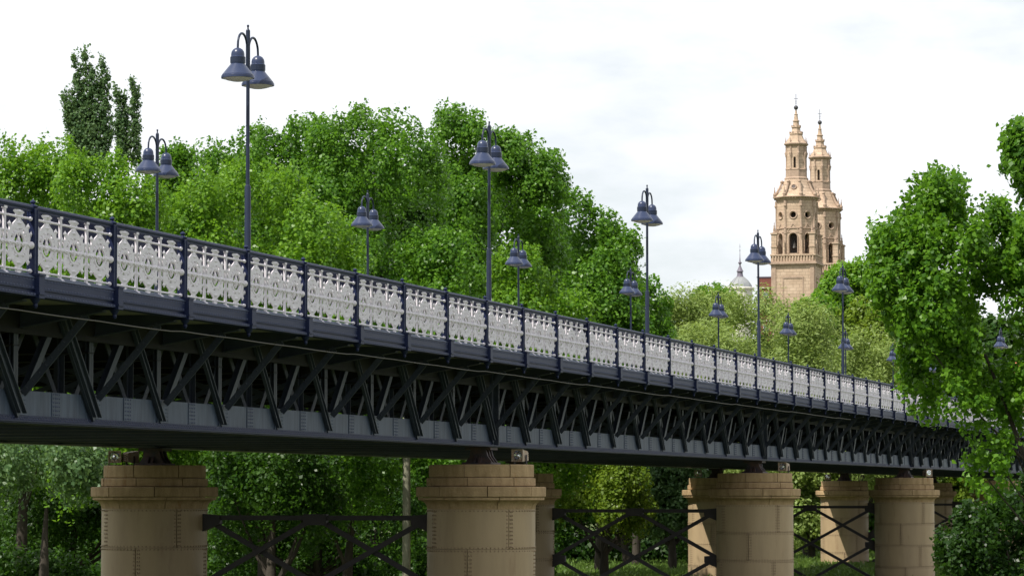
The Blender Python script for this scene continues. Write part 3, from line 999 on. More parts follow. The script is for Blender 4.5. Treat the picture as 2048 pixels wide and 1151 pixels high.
def tower(x, y, label):
    t = thing('bell_tower', label, 'church tower', (x, y, GZ), 'twin church towers')
    O = (x, y, -3.0)                                            # z below is height above the camera
    oct_rot = math.pi / 8
    sh = MB()
    sh.box(-3.4, 3.4, -3.4, 3.4, GZ + 3.0, 36.2)
    shaft = obj('shaft', sh, M['sand'], t, O)
    for s_ in (-1, 1):                                           # recessed-looking panels framed by raised strips
        for px in (-3.1, 0.0, 3.1):
            pass
    for fx, fy, ux, uy in ((0, -1, 1, 0), (1, 0, 0, 1), (0, 1, -1, 0), (-1, 0, 0, -1)):
        fr = MB()
        for s0, s1, z0, z1, d in ((-3.38, -2.75, 5, 36, .12), (2.75, 3.38, 5, 36, .12), (-1.7, -1.5, 24, 34, .07), (1.5, 1.7, 24, 34, .07), (-1.7, 1.7, 34.0, 34.3, .09),
                                  (-1.7, 1.7, 29.7, 29.95, .07), (-.6, -.48, 26.4, 29.2, .06), (.48, .6, 26.4, 29.2, .06), (-.6, .6, 29.2, 29.4, .08)):
            a = [(fx * (3.4 + dd) + ux * s, fy * (3.4 + dd) + uy * s, z) for z in (z0, z1) for dd in (-.02, d) for s in (s0, s1)]
            fr.add(a, [(0, 2, 3, 1), (4, 5, 7, 6), (0, 1, 5, 4), (2, 6, 7, 3), (0, 4, 6, 2), (1, 3, 7, 5)])
        obj('pilaster_frame', fr, M['sandd'], shaft, O)
    cn = MB()
    for k, (h, z0, z1) in enumerate(((3.55, 36.0, 36.25), (3.85, 36.25, 36.5), (3.65, 36.5, 36.7))):
        cn.box(-h, h, -h, h, z0, z1)
    obj('cornice', cn, M['sandd'], t, O)
    bl_ = MB()
    for s_ in (-1, 1):
        for k in range(15):
            q = -3.2 + k * 6.4 / 14
            bl_.box(q - .1, q + .1, s_ * 3.5 - .09, s_ * 3.5 + .09, 36.7, 37.6)
            bl_.box(s_ * 3.5 - .09, s_ * 3.5 + .09, q - .1, q + .1, 36.7, 37.6)
        bl_.box(-3.65, 3.65, s_ * 3.5 - .14, s_ * 3.5 + .14, 37.6, 37.82)
        bl_.box(s_ * 3.5 - .14, s_ * 3.5 + .14, -3.35, 3.35, 37.602, 37.818)
    bl_.box(-3.42, 3.42, -3.42, 3.42, 36.7, 37.55)
    obj('balustrade', bl_, M['sand'], t, O)
    # corner turrets with pinnacles
    for sx in (-1, 1):
        for sy in (-1, 1):
            tu = MB()
            cx, cy = sx * 3.05, sy * 3.05
            tu.box(cx - .42, cx + .42, cy - .42, cy + .42, 37.5, 41.0)
            tu.box(cx - .55, cx + .55, cy - .55, cy + .55, 41.0, 41.25)
            tu.box(cx - .50, cx + .50, cy - .50, cy + .50, 38.9, 39.1)
            c = obj('turret', tu, M['sand'], t, O)
            obj('pinnacle', MB().lathe(pinnacle(1.1), 8, (cx, cy, 41.25)), M['sandd'], c, O, .7)
    # octagonal belfry, two storeys: arches below, round windows above
    ap = 3.02                                                    # apothem
    w8 = 2 * ap * math.tan(math.pi / 8)
    for k in range(8):
        a = k * math.pi / 4 - math.pi / 2
        nrm = (math.cos(a), math.sin(a), 0)
        u = (-math.sin(a), math.cos(a), 0)
        og = (ap * nrm[0], ap * nrm[1], 0)
        m1 = MB()
        holed(m1, w8, 37.5, 41.9, arch_outline(1.32 if k % 2 == 0 else 1.1, 38.0, 41.2), .75, og, u, nrm)
        f1 = obj('arched_wall', m1, M['sand'], t, O)
        tr = MB()
        r_ = (1.32 if k % 2 == 0 else 1.1) / 2
        pts = [(-r_ - .08, 38.0)] + [((r_ + .08) * math.cos(b), 41.2 - r_ + (r_ + .08) * math.sin(b)) for b in [math.pi - q * math.pi / 10 for q in range(11)]] + [(r_ + .08, 38.0)]
        tr.tube([Vector(og) + Vector(u) * s + Vector(nrm) * .03 + Vector((0, 0, z)) for s, z in pts], .10, 6)
        obj('arch_moulding', tr, M['sandd'], f1, O, .8)
        m2 = MB()
        holed(m2, w8, 42.1, 46.45, circ(.46, 44.1), .6, og, u, nrm)
        f2 = obj('oculus_wall', m2, M['sand'], t, O)
        rg = MB()
        rg.tube([Vector(og) + Vector(u) * s + Vector(nrm) * .03 + Vector((0, 0, z)) for s, z in circ(.60, 44.1, 16) + [circ(.60, 44.1, 16)[0]]], .11, 6)
        obj('oculus_moulding', rg, M['sandd'], f2, O, .8)
        # corner pilaster, ornaments, candelabra in front of the arches
        b2 = a + math.pi / 8
        rr = ap / math.cos(math.pi / 8)
        pc = (rr * math.cos(b2), rr * math.sin(b2), 0)
        pl_ = MB().lathe([(.26, 37.5), (.26, 38.1), (.20, 38.15), (.19, 41.0), (.27, 41.1), (.27, 41.9)], 8, pc)
        pl_.lathe([(.22, 42.1), (.17, 42.3), (.16, 45.2), (.25, 45.5), (.25, 46.4)], 8, pc)
        pl_.ball((pc[0] * 1.02, pc[1] * 1.02, 45.6), .28, 7, 5)
        obj('pilaster', pl_, M['sandd'], t, O, .6)
        pd = MB()
        for s_ in (-1, 1):
            pd.bar(Vector(og) + Vector(u) * (s_ * 1.0) + Vector((0, 0, 41.35)), Vector(og) + Vector((0, 0, 42.75)), .14, .16, nrm)
        pd.bar(Vector(og) - Vector(u) * 1.05 + Vector((0, 0, 41.35)), Vector(og) + Vector(u) * 1.05 + Vector((0, 0, 41.35)), .12, .16, nrm)
        obj('pediment', pd, M['sandd'], f1, O)
        cd_ = MB()
        q = Vector(pc) * 1.13
        cd_.lathe([(.20, 37.8), (.22, 38.0), (.12, 38.2), (.2, 38.6), (.1, 39.0), (.16, 39.4), (.07, 39.7), (.1, 39.9), (.01, 40.2)], 8, (q.x, q.y, 0))
        obj('candelabrum', cd_, M['sand'], t, O, .7)
    be_ = MB()
    be_.lathe([(3.28, 41.9), (3.42, 41.96), (3.42, 42.04), (3.30, 42.1)], 8, rot=oct_rot)
    obj('string_course', be_, M['sandd'], t, O)
    obj('belfry_shade_core', MB().lathe([(1.5, 37.5), (1.5, 46.4)], 8, rot=oct_rot), M['dark'], t, O)
    bell = MB()
    for a in (-math.pi / 2, 0, math.pi / 2, math.pi):
        bell.lathe([(.48, 38.9), (.40, 39.1), (.33, 39.6), (.27, 40.0), (.12, 40.15), (.05, 40.6)], 12, (2.0 * math.cos(a), 2.0 * math.sin(a), 0))
    obj('bells', bell, M['bellm'], t, O, .7)
    cr_ = MB()
    cr_.lathe([(3.28, 46.45), (3.45, 46.55), (3.45, 46.7), (3.88, 46.95), (3.88, 47.05), (3.5, 47.15)], 8, rot=oct_rot)
    for k in range(48):
        a = 2 * math.pi * k / 48
        cr_.octa((3.52 * math.cos(a), 3.52 * math.sin(a), 46.8), .09, .09, .12)
    obj('main_cornice', cr_, M['sandd'], t, O)
    roof = obj('scroll_roof', MB().lathe([(3.5, 47.15), (3.3, 47.35), (2.95, 47.7), (2.55, 48.3), (2.25, 49.0), (2.02, 49.6), (1.9, 49.95)], 8, rot=oct_rot), M['sand'], t, O)
    for k in range(8):
        a = k * math.pi / 4 - math.pi / 2
        b2 = a + math.pi / 8
        c2, s2 = math.cos(b2), math.sin(b2)
        vb = MB()
        vb.tube([(r_ * c2, r_ * s2, z) for r_, z in ((3.55, 47.3), (3.2, 47.75), (2.8, 48.4), (2.5, 49.1), (2.2, 49.7))], [.24, .2, .18, .17, .2], 6)
        vb.ball((3.5 * c2, 3.5 * s2, 47.45), .33, 7, 5)
        vb.ball((2.4 * c2, 2.4 * s2, 49.5), .26, 7, 5)
        obj('volute', vb, M['sandd'], roof, O, .8)
        obj('pinnacle', MB().lathe(pinnacle(1.0), 8, (3.55 * c2, 3.55 * s2, 47.1)), M['sandd'], roof, O, .7)
        if k % 2 == 0:
            oc = MB()
            n3 = Vector((math.cos(a), math.sin(a), .45)).normalized()
            ctr = Vector((2.32 * math.cos(a), 2.32 * math.sin(a), 48.65))
            u3 = Vector((-math.sin(a), math.cos(a), 0)); v3 = n3.cross(u3)
            oc.tube([ctr + u3 * (.40 * math.cos(q * math.pi / 7)) + v3 * (.40 * math.sin(q * math.pi / 7)) for q in range(15)], .1, 6)
            obj('roof_oculus', oc, M['sandd'], roof, O, .8)
            dsk = MB()
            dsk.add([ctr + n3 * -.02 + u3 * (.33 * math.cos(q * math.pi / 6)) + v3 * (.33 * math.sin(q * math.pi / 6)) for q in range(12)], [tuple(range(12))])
            obj('opening_shade_disc', dsk, M['dark'], roof, O)  # flat dark disc painted as the shaded hole
    # lantern drum with slit windows
    obj('drum_base', MB().lathe([(1.95, 49.95), (1.95, 50.15), (1.75, 50.3), (1.72, 51.4), (1.8, 51.5), (1.66, 51.6)], 8, rot=oct_rot), M['sandd'], t, O)
    apd = 1.47
    wd = 2 * apd * math.tan(math.pi / 8)
    for k in range(8):
        a = k * math.pi / 4 - math.pi / 2
        nrm = (math.cos(a), math.sin(a), 0)
        u = (-math.sin(a), math.cos(a), 0)
        m3 = MB()
        if k % 2 == 0:
            holed(m3, wd, 51.6, 55.2, arch_outline(.38, 51.75, 53.5), .5, (apd * nrm[0], apd * nrm[1], 0), u, nrm)
        else:
            P = lambda s, z: (apd * nrm[0] + u[0] * s, apd * nrm[1] + u[1] * s, z)
            m3.add([P(-wd / 2, 51.6), P(wd / 2, 51.6), P(wd / 2, 55.2), P(-wd / 2, 55.2)], [(0, 1, 2, 3)])
        f3 = obj('drum_wall', m3, M['sand'], t, O)
        b2 = a + math.pi / 8
        c2, s2 = math.cos(b2) * apd / math.cos(math.pi / 8), math.sin(b2) * apd / math.cos(math.pi / 8)
        cc = MB().lathe([(.2, 51.6), (.13, 51.8), (.12, 53.4), (.2, 53.6), (.26, 54.0), (.2, 54.3), (.15, 54.9), (.22, 55.2)], 7, (c2, s2, 0))
        cc.ball((c2 * 1.05, s2 * 1.05, 54.1), .25, 6, 4)
        obj('colonnette', cc, M['sandd'], t, O, .7)
    obj('drum_shade_core', MB().lathe([(.85, 51.6), (.85, 55.2)], 8, rot=oct_rot), M['dark'], t, O)
    obj('upper_cornice', MB().lathe([(1.6, 55.2), (1.75, 55.3), (2.0, 55.55), (2.0, 55.7), (1.7, 55.85)], 8, rot=oct_rot), M['sandd'], t, O)
    sp_ = MB().lathe([(1.68, 55.85), (1.5, 56.1), (1.2, 56.6), (1.02, 57.1), (1.12, 57.2), (1.12, 57.35), (.78, 57.45), (.66, 58.2), (.80, 58.3), (.80, 58.42), (.55, 58.5),
                      (.45, 59.2), (.58, 59.3), (.58, 59.4), (.38, 59.5), (.26, 60.3), (.36, 60.4), (.2, 60.5), (.12, 61.2)], 8, rot=oct_rot)
    spire = obj('spire', sp_, M['sand'], t, O)
    for k in range(8):
        a = k * math.pi / 4 + math.pi / 8
        fi = MB().lathe(pinnacle(.6), 6, (1.72 * math.cos(a), 1.72 * math.sin(a), 55.7))
        fi.ball((1.0 * math.cos(a), 1.0 * math.sin(a), 57.5), .16, 5, 4)
        fi.ball((.72 * math.cos(a), .72 * math.sin(a), 58.55), .12, 5, 4)
        obj('crocket', fi, M['sandd'], spire, O, .7)
    obj('ball', MB().ball((0, 0, 61.5), .36, 14, 9), M['iron'], spire, O, 1.2)
    cs = MB().box(-.035, .035, -.035, .035, 61.8, 63.7)
    cs.box(-.34, .34, -.03, .03, 62.9, 62.97)
    cs.box(-.2, .2, -.03, .03, 62.5, 62.56)
    cs.octa((0, 0, 62.2), .12, .12, .12)
    obj('cross', cs, M['iron'], t, O)
    return t


t1 = tower(-75.7, 472.1, 'front sandstone bell tower, the taller looking of the two baroque twin towers')
t2 = copy_tree(t1)
t2.location = (-75.7, 493.9, GZ)
t2['label'] = 'rear sandstone bell tower, half hidden behind the front twin and rising to its right'

# domed building, brick block, house in the trees
dm = thing('domed_building', 'distant pale grey dome with slender lantern spire left of the towers', 'building', (-100.3, 548.5, GZ))
O = (-100.3, 548.5, -3.0)
obj('wall', MB().lathe([(2.3, GZ + 3), (2.3, 37.3), (2.55, 37.4), (2.55, 37.7), (2.25, 37.8)], 12), M['band'], dm, O)
d = obj('dome', MB().lathe([(2.25, 37.8), (2.1, 38.2), (1.75, 38.7), (1.35, 39.15), (.95, 39.5), (.72, 39.7)], 12), M['slate'], dm, O, .4)
rb = MB()
for k in range(12):
    a = 2 * math.pi * k / 12
    rb.tube([(r_ * math.cos(a), r_ * math.sin(a), z) for r_, z in ((2.27, 37.8), (2.12, 38.2), (1.77, 38.7), (1.37, 39.15), (.97, 39.5), (.74, 39.7))], .04, 5)
obj('ribs', rb, M['slate'], d, O)
la_ = MB().lathe([(.72, 39.7), (.55, 40.0), (.5, 40.6), (.68, 40.7), (.55, 40.9), (.35, 41.3), (.2, 41.7), (.12, 42.0), (.32, 42.2), (.34, 42.35), (.12, 42.6), (.06, 43.4), (.035, 44.5), (.12, 44.6), (.02, 44.75)], 10)
obj('lantern', la_, M['slated'], dm, O, .5)
cs = MB().box(-.02, .02, -.02, .02, 44.7, 45.8); cs.box(-.2, .2, -.02, .02, 45.3, 45.34)
obj('cross', cs, M['iron'], dm, O)

bb = thing('brick_building', 'distant red brick block of flats tight against the left of the towers', 'building', (-87.6, 510.3, GZ))
O = (-87.6, 510.3, -3.0)
obj('wall', MB().box(-1.6, 3.0, -2, 6, GZ + 3, 36.8), M['brick'], bb, O)
obj('parapet', MB().box(-1.7, 3.1, -2.1, 6.1, 36.8, 37.0), M['slated'], bb, O)
for z in (35.0, 32.2, 29.4):
    obj('balcony_slab', MB().box(-1.68, 3.1, -2.2, -2.0, z, z + .14), M['band'], bb, O)
    for x in (-.1, 1.9):
        fr = obj('window', MB().box(x - .5, x + .5, -2.08, -2.0, z - 1.8, z - .6), M['band'], bb, O)
        obj('pane', MB().box(x - .42, x + .42, -2.10, -2.08, z - 1.72, z - .68), M['pane'], fr, O)

hs = thing('house', 'pinkish brick house with orange roof glimpsed through the right hand tree', 'house', (-9.5, 235.0, GZ))
O = (-9.5, 235.0, 0)
obj('wall', MB().box(-4.2, 10, 0, 8, GZ, 6.2), M['pinkb'], hs, O)
rf = MB()
rf.add([(-4.6, -.5, 6.2), (10.5, -.5, 6.2), (10.5, 8.5, 6.2), (-4.6, 8.5, 6.2), (-4.6, 4, 8.2), (10.5, 4, 8.2)],
       [(0, 1, 5, 4), (2, 3, 4, 5), (0, 4, 3), (1, 2, 5), (3, 2, 1, 0)])
obj('roof', rf, M['tile'], hs, O)
for x in (-2.2, .8, 3.8):
    for z in (-.2, 3.2):
        fr = obj('window', MB().box(x - .6, x + .6, -.06, 0, z, z + 1.6), M['band'], hs, O)
        obj('pane', MB().box(x - .5, x + .5, -.09, -.06, z + .1, z + 1.5), M['pane'], fr, O)

# ------------------------------------------------------------------ trees
RV = np.array([math.cos(YAW), -math.sin(YAW), 0.0])             # across the valley
FV = np.array([math.sin(YAW), math.cos(YAW), 0.0])              # away


def leaf_mesh(name, cen, nrm, size, aspect, rng, material):
    """one kite-shaped blade per centre"""
    n = len(cen)
    nrm = nrm / np.linalg.norm(nrm, axis=1, keepdims=True)
    t = rng.normal(size=(n, 3))
    t -= nrm * np.sum(t * nrm, axis=1, keepdims=True)
    t /= np.linalg.norm(t, axis=1, keepdims=True) + 1e-9
    b = np.cross(nrm, t)
    L_ = (size * rng.uniform(.7, 1.25, n))[:, None]
    Wd = L_ * aspect
    v = np.empty((n, 4, 3), np.float32)
    v[:, 0] = cen - t * L_ * .5
    v[:, 1] = cen + b * Wd * .5 - t * L_ * .1 + nrm * Wd * .12
    v[:, 2] = cen + t * L_ * .5
    v[:, 3] = cen - b * Wd * .5 - t * L_ * .1 + nrm * Wd * .12
    me = bpy.data.meshes.new(name)
    me.vertices.add(n * 4)
    me.vertices.foreach_set("co", v.ravel())
    me.loops.add(n * 4)
    me.loops.foreach_set("vertex_index", np.arange(n * 4, dtype=np.int32))
    me.polygons.add(n)
    me.polygons.foreach_set("loop_start", np.arange(0, n * 4, 4, dtype=np.int32))
    me.update(calc_edges=True)
    me.materials.append(material)
    return me


def lobes_for(top, bot, r, depth, dens, rng, f_top=.45):
    """lobe centres (lateral, away, height) and radii filling the outline between `top` and `bot` [(u, z)]"""
    tu, tz = np.array(top).T
    bu, bz = np.array(bot).T
    u0, u1 = tu[0], tu[-1]
    us = np.linspace(u0, u1, 60)
    area = float(np.mean(np.maximum(np.interp(us, tu, tz) - np.interp(us, bu, bz), 0))) * (u1 - u0)
    n = max(6, int(area * dens / (r * r)))
    ntop = max(5, int(f_top * (u1 - u0) / r * 3.2))
    out = []
    zmax, zmin = tz.max(), bz.min()
    for k in range(n + ntop):
        rr = r * rng.uniform(.65, 1.3)
        if k < ntop:
            rr *= .72
            u = u0 + (k + rng.uniform(.2, .8)) / ntop * (u1 - u0)
            u = min(max(u, u0 + rr), u1 - rr)
            z = np.interp(u, tu, tz) - rr * 1.2 * rng.uniform(.95, 1.2)
        else:
            for _ in range(20):
                u = rng.uniform(u0, u1)
                zt, zb = np.interp(u, tu, tz), np.interp(u, bu, bz)
                if zt - zb > .5 * rr:
                    break
            if zt - zb < 1.2 * rr:
                rr *= .5
            u = min(max(u, u0 + rr), u1 - rr)
            zt, zb = np.interp(u, tu, tz), np.interp(u, bu, bz)
            hi, lo = zt - rr * 1.25, zb + rr
            z = rng.uniform(lo, hi) if hi > lo else (zt + zb) / 2
        fc = math.sqrt(max(.05, 1 - ((u - (u0 + u1) / 2) / ((u1 - u0) / 2 + .01)) ** 2))
        fz = min(1, .30 + 1.4 * (zmax - z) / (zmax - zmin + .01))
        out.append((u, rng.uniform(-1, 1) * depth * fc * fz, z, rr))
    return out


def crown(lobes, sprig, per_lobe, m, leaf, aspect, rng, material, stretch=1.25, droop=0.0, name='crown', shoots=0, shoot_len=.7):
    C_, N_2 = [], []
    big = []
    for (u, w, z, r) in lobes:
        ns = max(8, int(per_lobe * r * r))
        d = rng.normal(size=(ns, 3))
        d[:, 2] = d[:, 2] * .9 + .25
        d /= np.linalg.norm(d, axis=1, keepdims=True)
        sc = np.where(rng.random(ns) < .8, rng.uniform(.86, 1.06, ns), rng.uniform(.5, .86, ns))[:, None]
        p = d * sc * r * np.array([1, 1, stretch])
        ctr = u * RV + w * FV + np.array([0, 0, z])
        sp_c = ctr + p
        sz = sprig * rng.uniform(.6, 1.3, ns)
        off = rng.normal(size=(ns, m, 3))
        off *= np.minimum(1, 1.5 / (np.linalg.norm(off, axis=2, keepdims=True) + 1e-6))
        off *= (sz[:, None, None] * .55) * np.array([1, 1, 1.2 + droop])
        # shoots rise (or hang) from the sprig's heart
        off[:, :, 2] += (np.abs(off[:, :, 0]) * -.35)
        c = sp_c[:, None, :] + off
        nr = rng.normal(size=(ns, m, 3)) * .8 + d[:, None, :] * 1.0 + off / (sz[:, None, None] + 1e-6) * .9 + np.array([0, 0, .45])
        C_.append(c.reshape(-1, 3)); N_2.append(nr.reshape(-1, 3))
    if shoots:
        top = sorted(lobes, key=lambda l: -l[2])
        for (u, w, z, r) in lobes:
            k = rng.poisson(shoots)
            if not k:
                continue
            d = rng.normal(size=(k, 3)); d[:, 2] = np.abs(d[:, 2]) + .5
            d /= np.linalg.norm(d, axis=1, keepdims=True)
            st_ = u * RV + w * FV + np.array([0, 0, z]) + d * r * np.array([.95, .95, stretch * .95])
            ax = d * .45 + np.array([0, 0, 1.0]); ax /= np.linalg.norm(ax, axis=1, keepdims=True)
            ln = shoot_len * rng.uniform(.5, 1.3, k)
            q = 20
            tt = rng.uniform(-.3, 1, (k, q))
            rad = leaf * .75 * (1.15 - .7 * np.clip(tt, 0, 1))
            c = st_[:, None, :] + ax[:, None, :] * (tt * ln[:, None])[:, :, None] + rng.normal(size=(k, q, 3)) * rad[:, :, None]
            C_.append(c.reshape(-1, 3))
            N_2.append((rng.normal(size=(k, q, 3)) + d[:, None, :] * .8).reshape(-1, 3))
    cen, nrm = np.concatenate(C_), np.concatenate(N_2)
    return leaf_mesh(name, cen, nrm, leaf, aspect, rng, material)


def tree(name, label, base, top, bot, r, depth, dens, leaf, material, seed, bark='bark', sprig=.42, per_lobe=36, m=36, aspect=.8,
         trunk_r=.22, stretch=1.25, droop=0.0, group=None, lobes=None, f_top=.45, split=1, shoots=7, shoot_len=.52, holes=()):
    """base (x, y); outlines are (u, z) with u across from the base and z in world height"""
    rng = np.random.default_rng(seed)
    t = thing(name, label, 'tree', (base[0], base[1], GZ), group)
    if lobes is None:
        lobes = lobes_for(top, bot, r, depth, dens, rng, f_top)
        lobes = [l for l in lobes if all(math.hypot(l[0] - h[0], l[2] - h[1]) > h[2] + l[3] * .6 for h in holes)]
    me = crown([(u, w, z - GZ, rr) for u, w, z, rr in lobes], sprig, per_lobe, m, leaf, aspect, rng, material, stretch, droop, 'crown', shoots, shoot_len)
    obj('crown', me, None, t, (base[0], base[1], GZ))
    zt = max(l[2] for l in lobes) - GZ
    tk = MB()
    um = float(np.mean([l[0] for l in lobes]))
    heads = [(um * .0, 0.0)] if split == 1 else [((k - (split - 1) / 2) * .45, .15 * (-1) ** k) for k in range(split)]
    for hu, hw in heads:
        pts, rs = [], []
        for k in range(8):
            f_ = k / 7
            sw = .10 * math.sin(3 * f_ + seed)
            pv = (hu * (.4 + 1.6 * f_) + um * f_ + sw) * RV + (hw + .08 * math.cos(4 * f_ + seed)) * FV
            pts.append((pv[0], pv[1], -.15 + f_ * zt * .70)); rs.append(trunk_r * (1 - .82 * f_) + .015)
        tk.tube(pts, rs, 8)
    order = list(range(len(lobes)))
    random.Random(seed).shuffle(order)
    for j in [q for q in order if lobes[q][2] - GZ < zt * .72][:9]:
        u, w, z, rr = lobes[j]
        z -= GZ
        zs = max(zt * .18, z - rr - abs(u - um) * .9 - 1.0)
        f_ = min(1, zs / (zt * .70))
        a = um * f_ * RV
        a = Vector((a[0], a[1], zs))
        e = u * RV + w * FV
        e = Vector((e[0], e[1], z))
        mid = a.lerp(e, .5) + Vector((0, 0, -.2))
        tk.tube([a, mid, e], [trunk_r * .42 * (1 - .6 * f_) + .01, trunk_r * .26, .012], 5)
    obj('trunk', tk, M[bark], t, (base[0], base[1], GZ), 1.0)
    return t

#TREES#
tree('poplar_tree', 'bright green poplar at the far left edge behind the railing', (-25.51, 57.56),
     [(-1.81, 7.91), (-1.15, 8.24), (-0.82, 8.38), (-0.16, 8.54), (0.16, 8.16), (0.49, 8.28), (0.99, 8.61), (1.4, 8.24), (1.81, 7.59)],
     [(-1.81, -3.47), (1.81, -3.47)], 0.85, 2.6, 1.0, 0.130, M['leafB'], 11, group='riverside poplars behind the bridge')
tree('poplar_tree', 'rounded light green poplar below the lombardy spires', (-20.93, 53.64),
     [(-1.77, 6.78), (-1.22, 7.28), (-0.43, 7.6), (0.2, 7.52), (0.83, 7.1), (1.3, 6.62), (1.77, 5.68)],
     [(-1.77, -3.45), (1.77, -3.45)], 0.82, 2.4, 1.0, 0.130, M['leafB'], 12, group='riverside poplars behind the bridge')
tree('poplar_tree', 'small dark poplar top just right of the upper left lamp', (-27.95, 77.64),
     [(-0.7, 9.25), (-0.37, 10.23), (-0.08, 10.48), (0.21, 10.33), (0.51, 9.9), (0.7, 9.25)],
     [(-0.7, -3.56), (0.7, -3.56)], 0.8, 1.4, 0.6, 0.147, M['leafA'], 13, group='riverside poplars behind the bridge')
tree('poplar_tree', 'broad pale green mound of a poplar in front, rising behind the tallest lamp pole', (-17.32, 57.74),
     [(-3.44, 5.61), (-2.95, 6.26), (-2.3, 6.9), (-1.66, 7.26), (-0.85, 7.52), (-0.36, 7.36), (0.36, 7.52), (0.93, 7.26), (1.33, 6.94), (1.66, 6.34), (2.06, 6.39), (2.55, 5.85), (2.95, 5.12), (3.28, 4.15), (3.44, 3.02)],
     [(-3.44, -3.46), (3.44, -3.46)], 0.85, 3.2, 0.8, 0.130, M['leafB'], 14, group='riverside poplars behind the bridge')
tree('poplar_tree', 'tall poplar with ragged left shoulder rising behind the tallest lamp', (-24.19, 76.59),
     [(-2.55, 8.96), (-2.26, 10.12), (-1.78, 10.27), (-1.34, 9.93), (-1.01, 10.66), (-0.53, 10.98), (0.05, 11.12), (0.62, 10.96), (1.3, 11.54), (1.97, 11.31), (2.55, 11.08)],
     [(-2.55, -3.55), (2.55, -3.55)], 1.0, 3.0, 0.75, 0.145, M['leafA'], 15, group='riverside poplars behind the bridge')
tree('poplar_tree', 'broad dark green poplar dome at the middle of the mass', (-18.87, 74.94),
     [(-2.72, 10.84), (-1.97, 11.08), (-1.22, 11.27), (-0.75, 11.38), (-0.28, 11.2), (0.19, 11.42), (0.66, 11.08), (1.41, 10.82), (1.88, 10.33), (2.35, 9.62), (2.72, 8.49)],
     [(-2.72, -3.54), (2.72, -3.54)], 1.0, 3.2, 0.75, 0.141, M['leafA'], 16, group='riverside poplars behind the bridge')
tree('poplar_tree', 'tallest poplar of the mass, behind the stickered lamp', (-19.74, 89.22),
     [(-1.29, 11.26), (-0.99, 12.48), (-0.49, 13.08), (0.03, 12.89), (0.55, 12.69), (0.93, 11.85), (1.29, 11.05)],
     [(-1.29, -3.6), (1.29, -3.6)], 0.95, 2.4, 0.75, 0.158, M['leafA'], 17, group='riverside poplars behind the bridge')
tree('poplar_tree', 'dark poplar just right of the stickered lamp', (-17.90, 92.84),
     [(-1.68, 11.79), (-1.14, 12.3), (-0.67, 12.17), (0.03, 12.26), (0.57, 11.68), (1.1, 11.41), (1.46, 10.72), (1.68, 9.65)],
     [(-1.68, -3.61), (1.68, -3.61)], 0.95, 2.6, 0.75, 0.161, M['leafA'], 18, group='riverside poplars behind the bridge')
tree('poplar_tree', 'poplar sloping down at the right end of the mass', (-17.37, 103.36),
     [(-2.07, 10.1), (-1.38, 10.65), (-0.7, 10.6), (-0.13, 10.05), (0.45, 9.92), (1.02, 9.23), (1.52, 8.96), (1.84, 8.04), (2.07, 6.44)],
     [(-2.07, -3.66), (2.07, -3.66)], 0.95, 2.6, 0.75, 0.172, M['leafA'], 19, group='riverside poplars behind the bridge')
tree('poplar_tree', 'lower sunlit poplar clump left of the stickered lamp pole', (-15.73, 73.73),
     [(-1.15, 4.61), (-0.69, 6.09), (-0.14, 6.64), (0.42, 6.27), (0.88, 5.35), (1.15, 4.06)],
     [(-1.15, -3.53), (1.15, -3.53)], 0.85, 1.6, 0.6, 0.139, M['leafA'], 20, group='riverside poplars behind the bridge')
tree('poplar_tree', 'lower sunlit poplar clump behind the small third lamp', (-14.90, 84.33),
     [(-2.05, 5.24), (-1.65, 6.64), (-0.95, 6.92), (-0.45, 6.04), (0.15, 5.74), (0.45, 4.64), (1.25, 4.84), (2.05, 4.44)],
     [(-2.05, -3.57), (2.05, -3.57)], 0.85, 1.6, 0.6, 0.151, M['leafB'], 21, group='riverside poplars behind the bridge')
tree('poplar_tree', 'dark full poplar standing between the middle dome and its neighbours', (-20.55, 83.82),
     [(-1.41, 7.92), (-0.6, 8.93), (0.2, 9.13), (1.01, 8.53), (1.41, 6.92)],
     [(-1.41, -3.58), (1.41, -3.58)], 1.2, 1.6, 0.55, 0.152, M['leafC'], 22, group='riverside poplars behind the bridge')
tree('poplar_tree', 'young green tree at the right foot of the poplar mass', (-18.58, 116.51),
     [(-1.74, 5.27), (-0.99, 6.88), (0.0, 7.63), (0.62, 7.45), (1.24, 6.63), (1.74, 5.27)],
     [(-1.74, -3.71), (1.74, -3.71)], 1.0, 2.0, 0.6, 0.187, M['leafA'], 23, group='riverside poplars behind the bridge')
tree('willow_tree', 'pale olive willow beside the young green tree', (-23.23, 149.45),
     [(-2.24, 7.96), (-1.35, 9.0), (-0.45, 9.39), (0.6, 9.45), (1.64, 8.85), (2.24, 7.96)],
     [(-2.24, -3.86), (2.24, -3.86)], 1.7, 3.0, 0.55, 0.260, M['leafW'], 24, shoots=0, sprig=0.55, m=34, per_lobe=24, aspect=0.34, stretch=1.1, droop=0.6, group='olive willows beyond the bridge')
tree('willow_tree', 'pale olive willow below the grey dome', (-18.45, 144.54),
     [(-2.32, 7.77), (-1.45, 8.72), (-0.29, 9.13), (0.72, 8.84), (1.59, 8.2), (2.32, 7.04)],
     [(-2.32, -3.83), (2.32, -3.83)], 1.8, 3.0, 0.55, 0.260, M['leafW'], 25, shoots=0, sprig=0.55, m=34, per_lobe=24, aspect=0.34, stretch=1.1, droop=0.6, group='olive willows beyond the bridge')
tree('willow_tree', 'pale olive willow at the foot of the towers', (-14.37, 139.44),
     [(-1.75, 6.44), (-0.77, 7.51), (0.35, 7.62), (1.33, 6.72), (1.75, 5.32)],
     [(-1.75, -3.81), (1.75, -3.81)], 1.6, 3.0, 0.55, 0.260, M['leafW'], 26, shoots=0, sprig=0.55, m=34, per_lobe=24, aspect=0.34, stretch=1.1, droop=0.6, group='olive willows beyond the bridge')
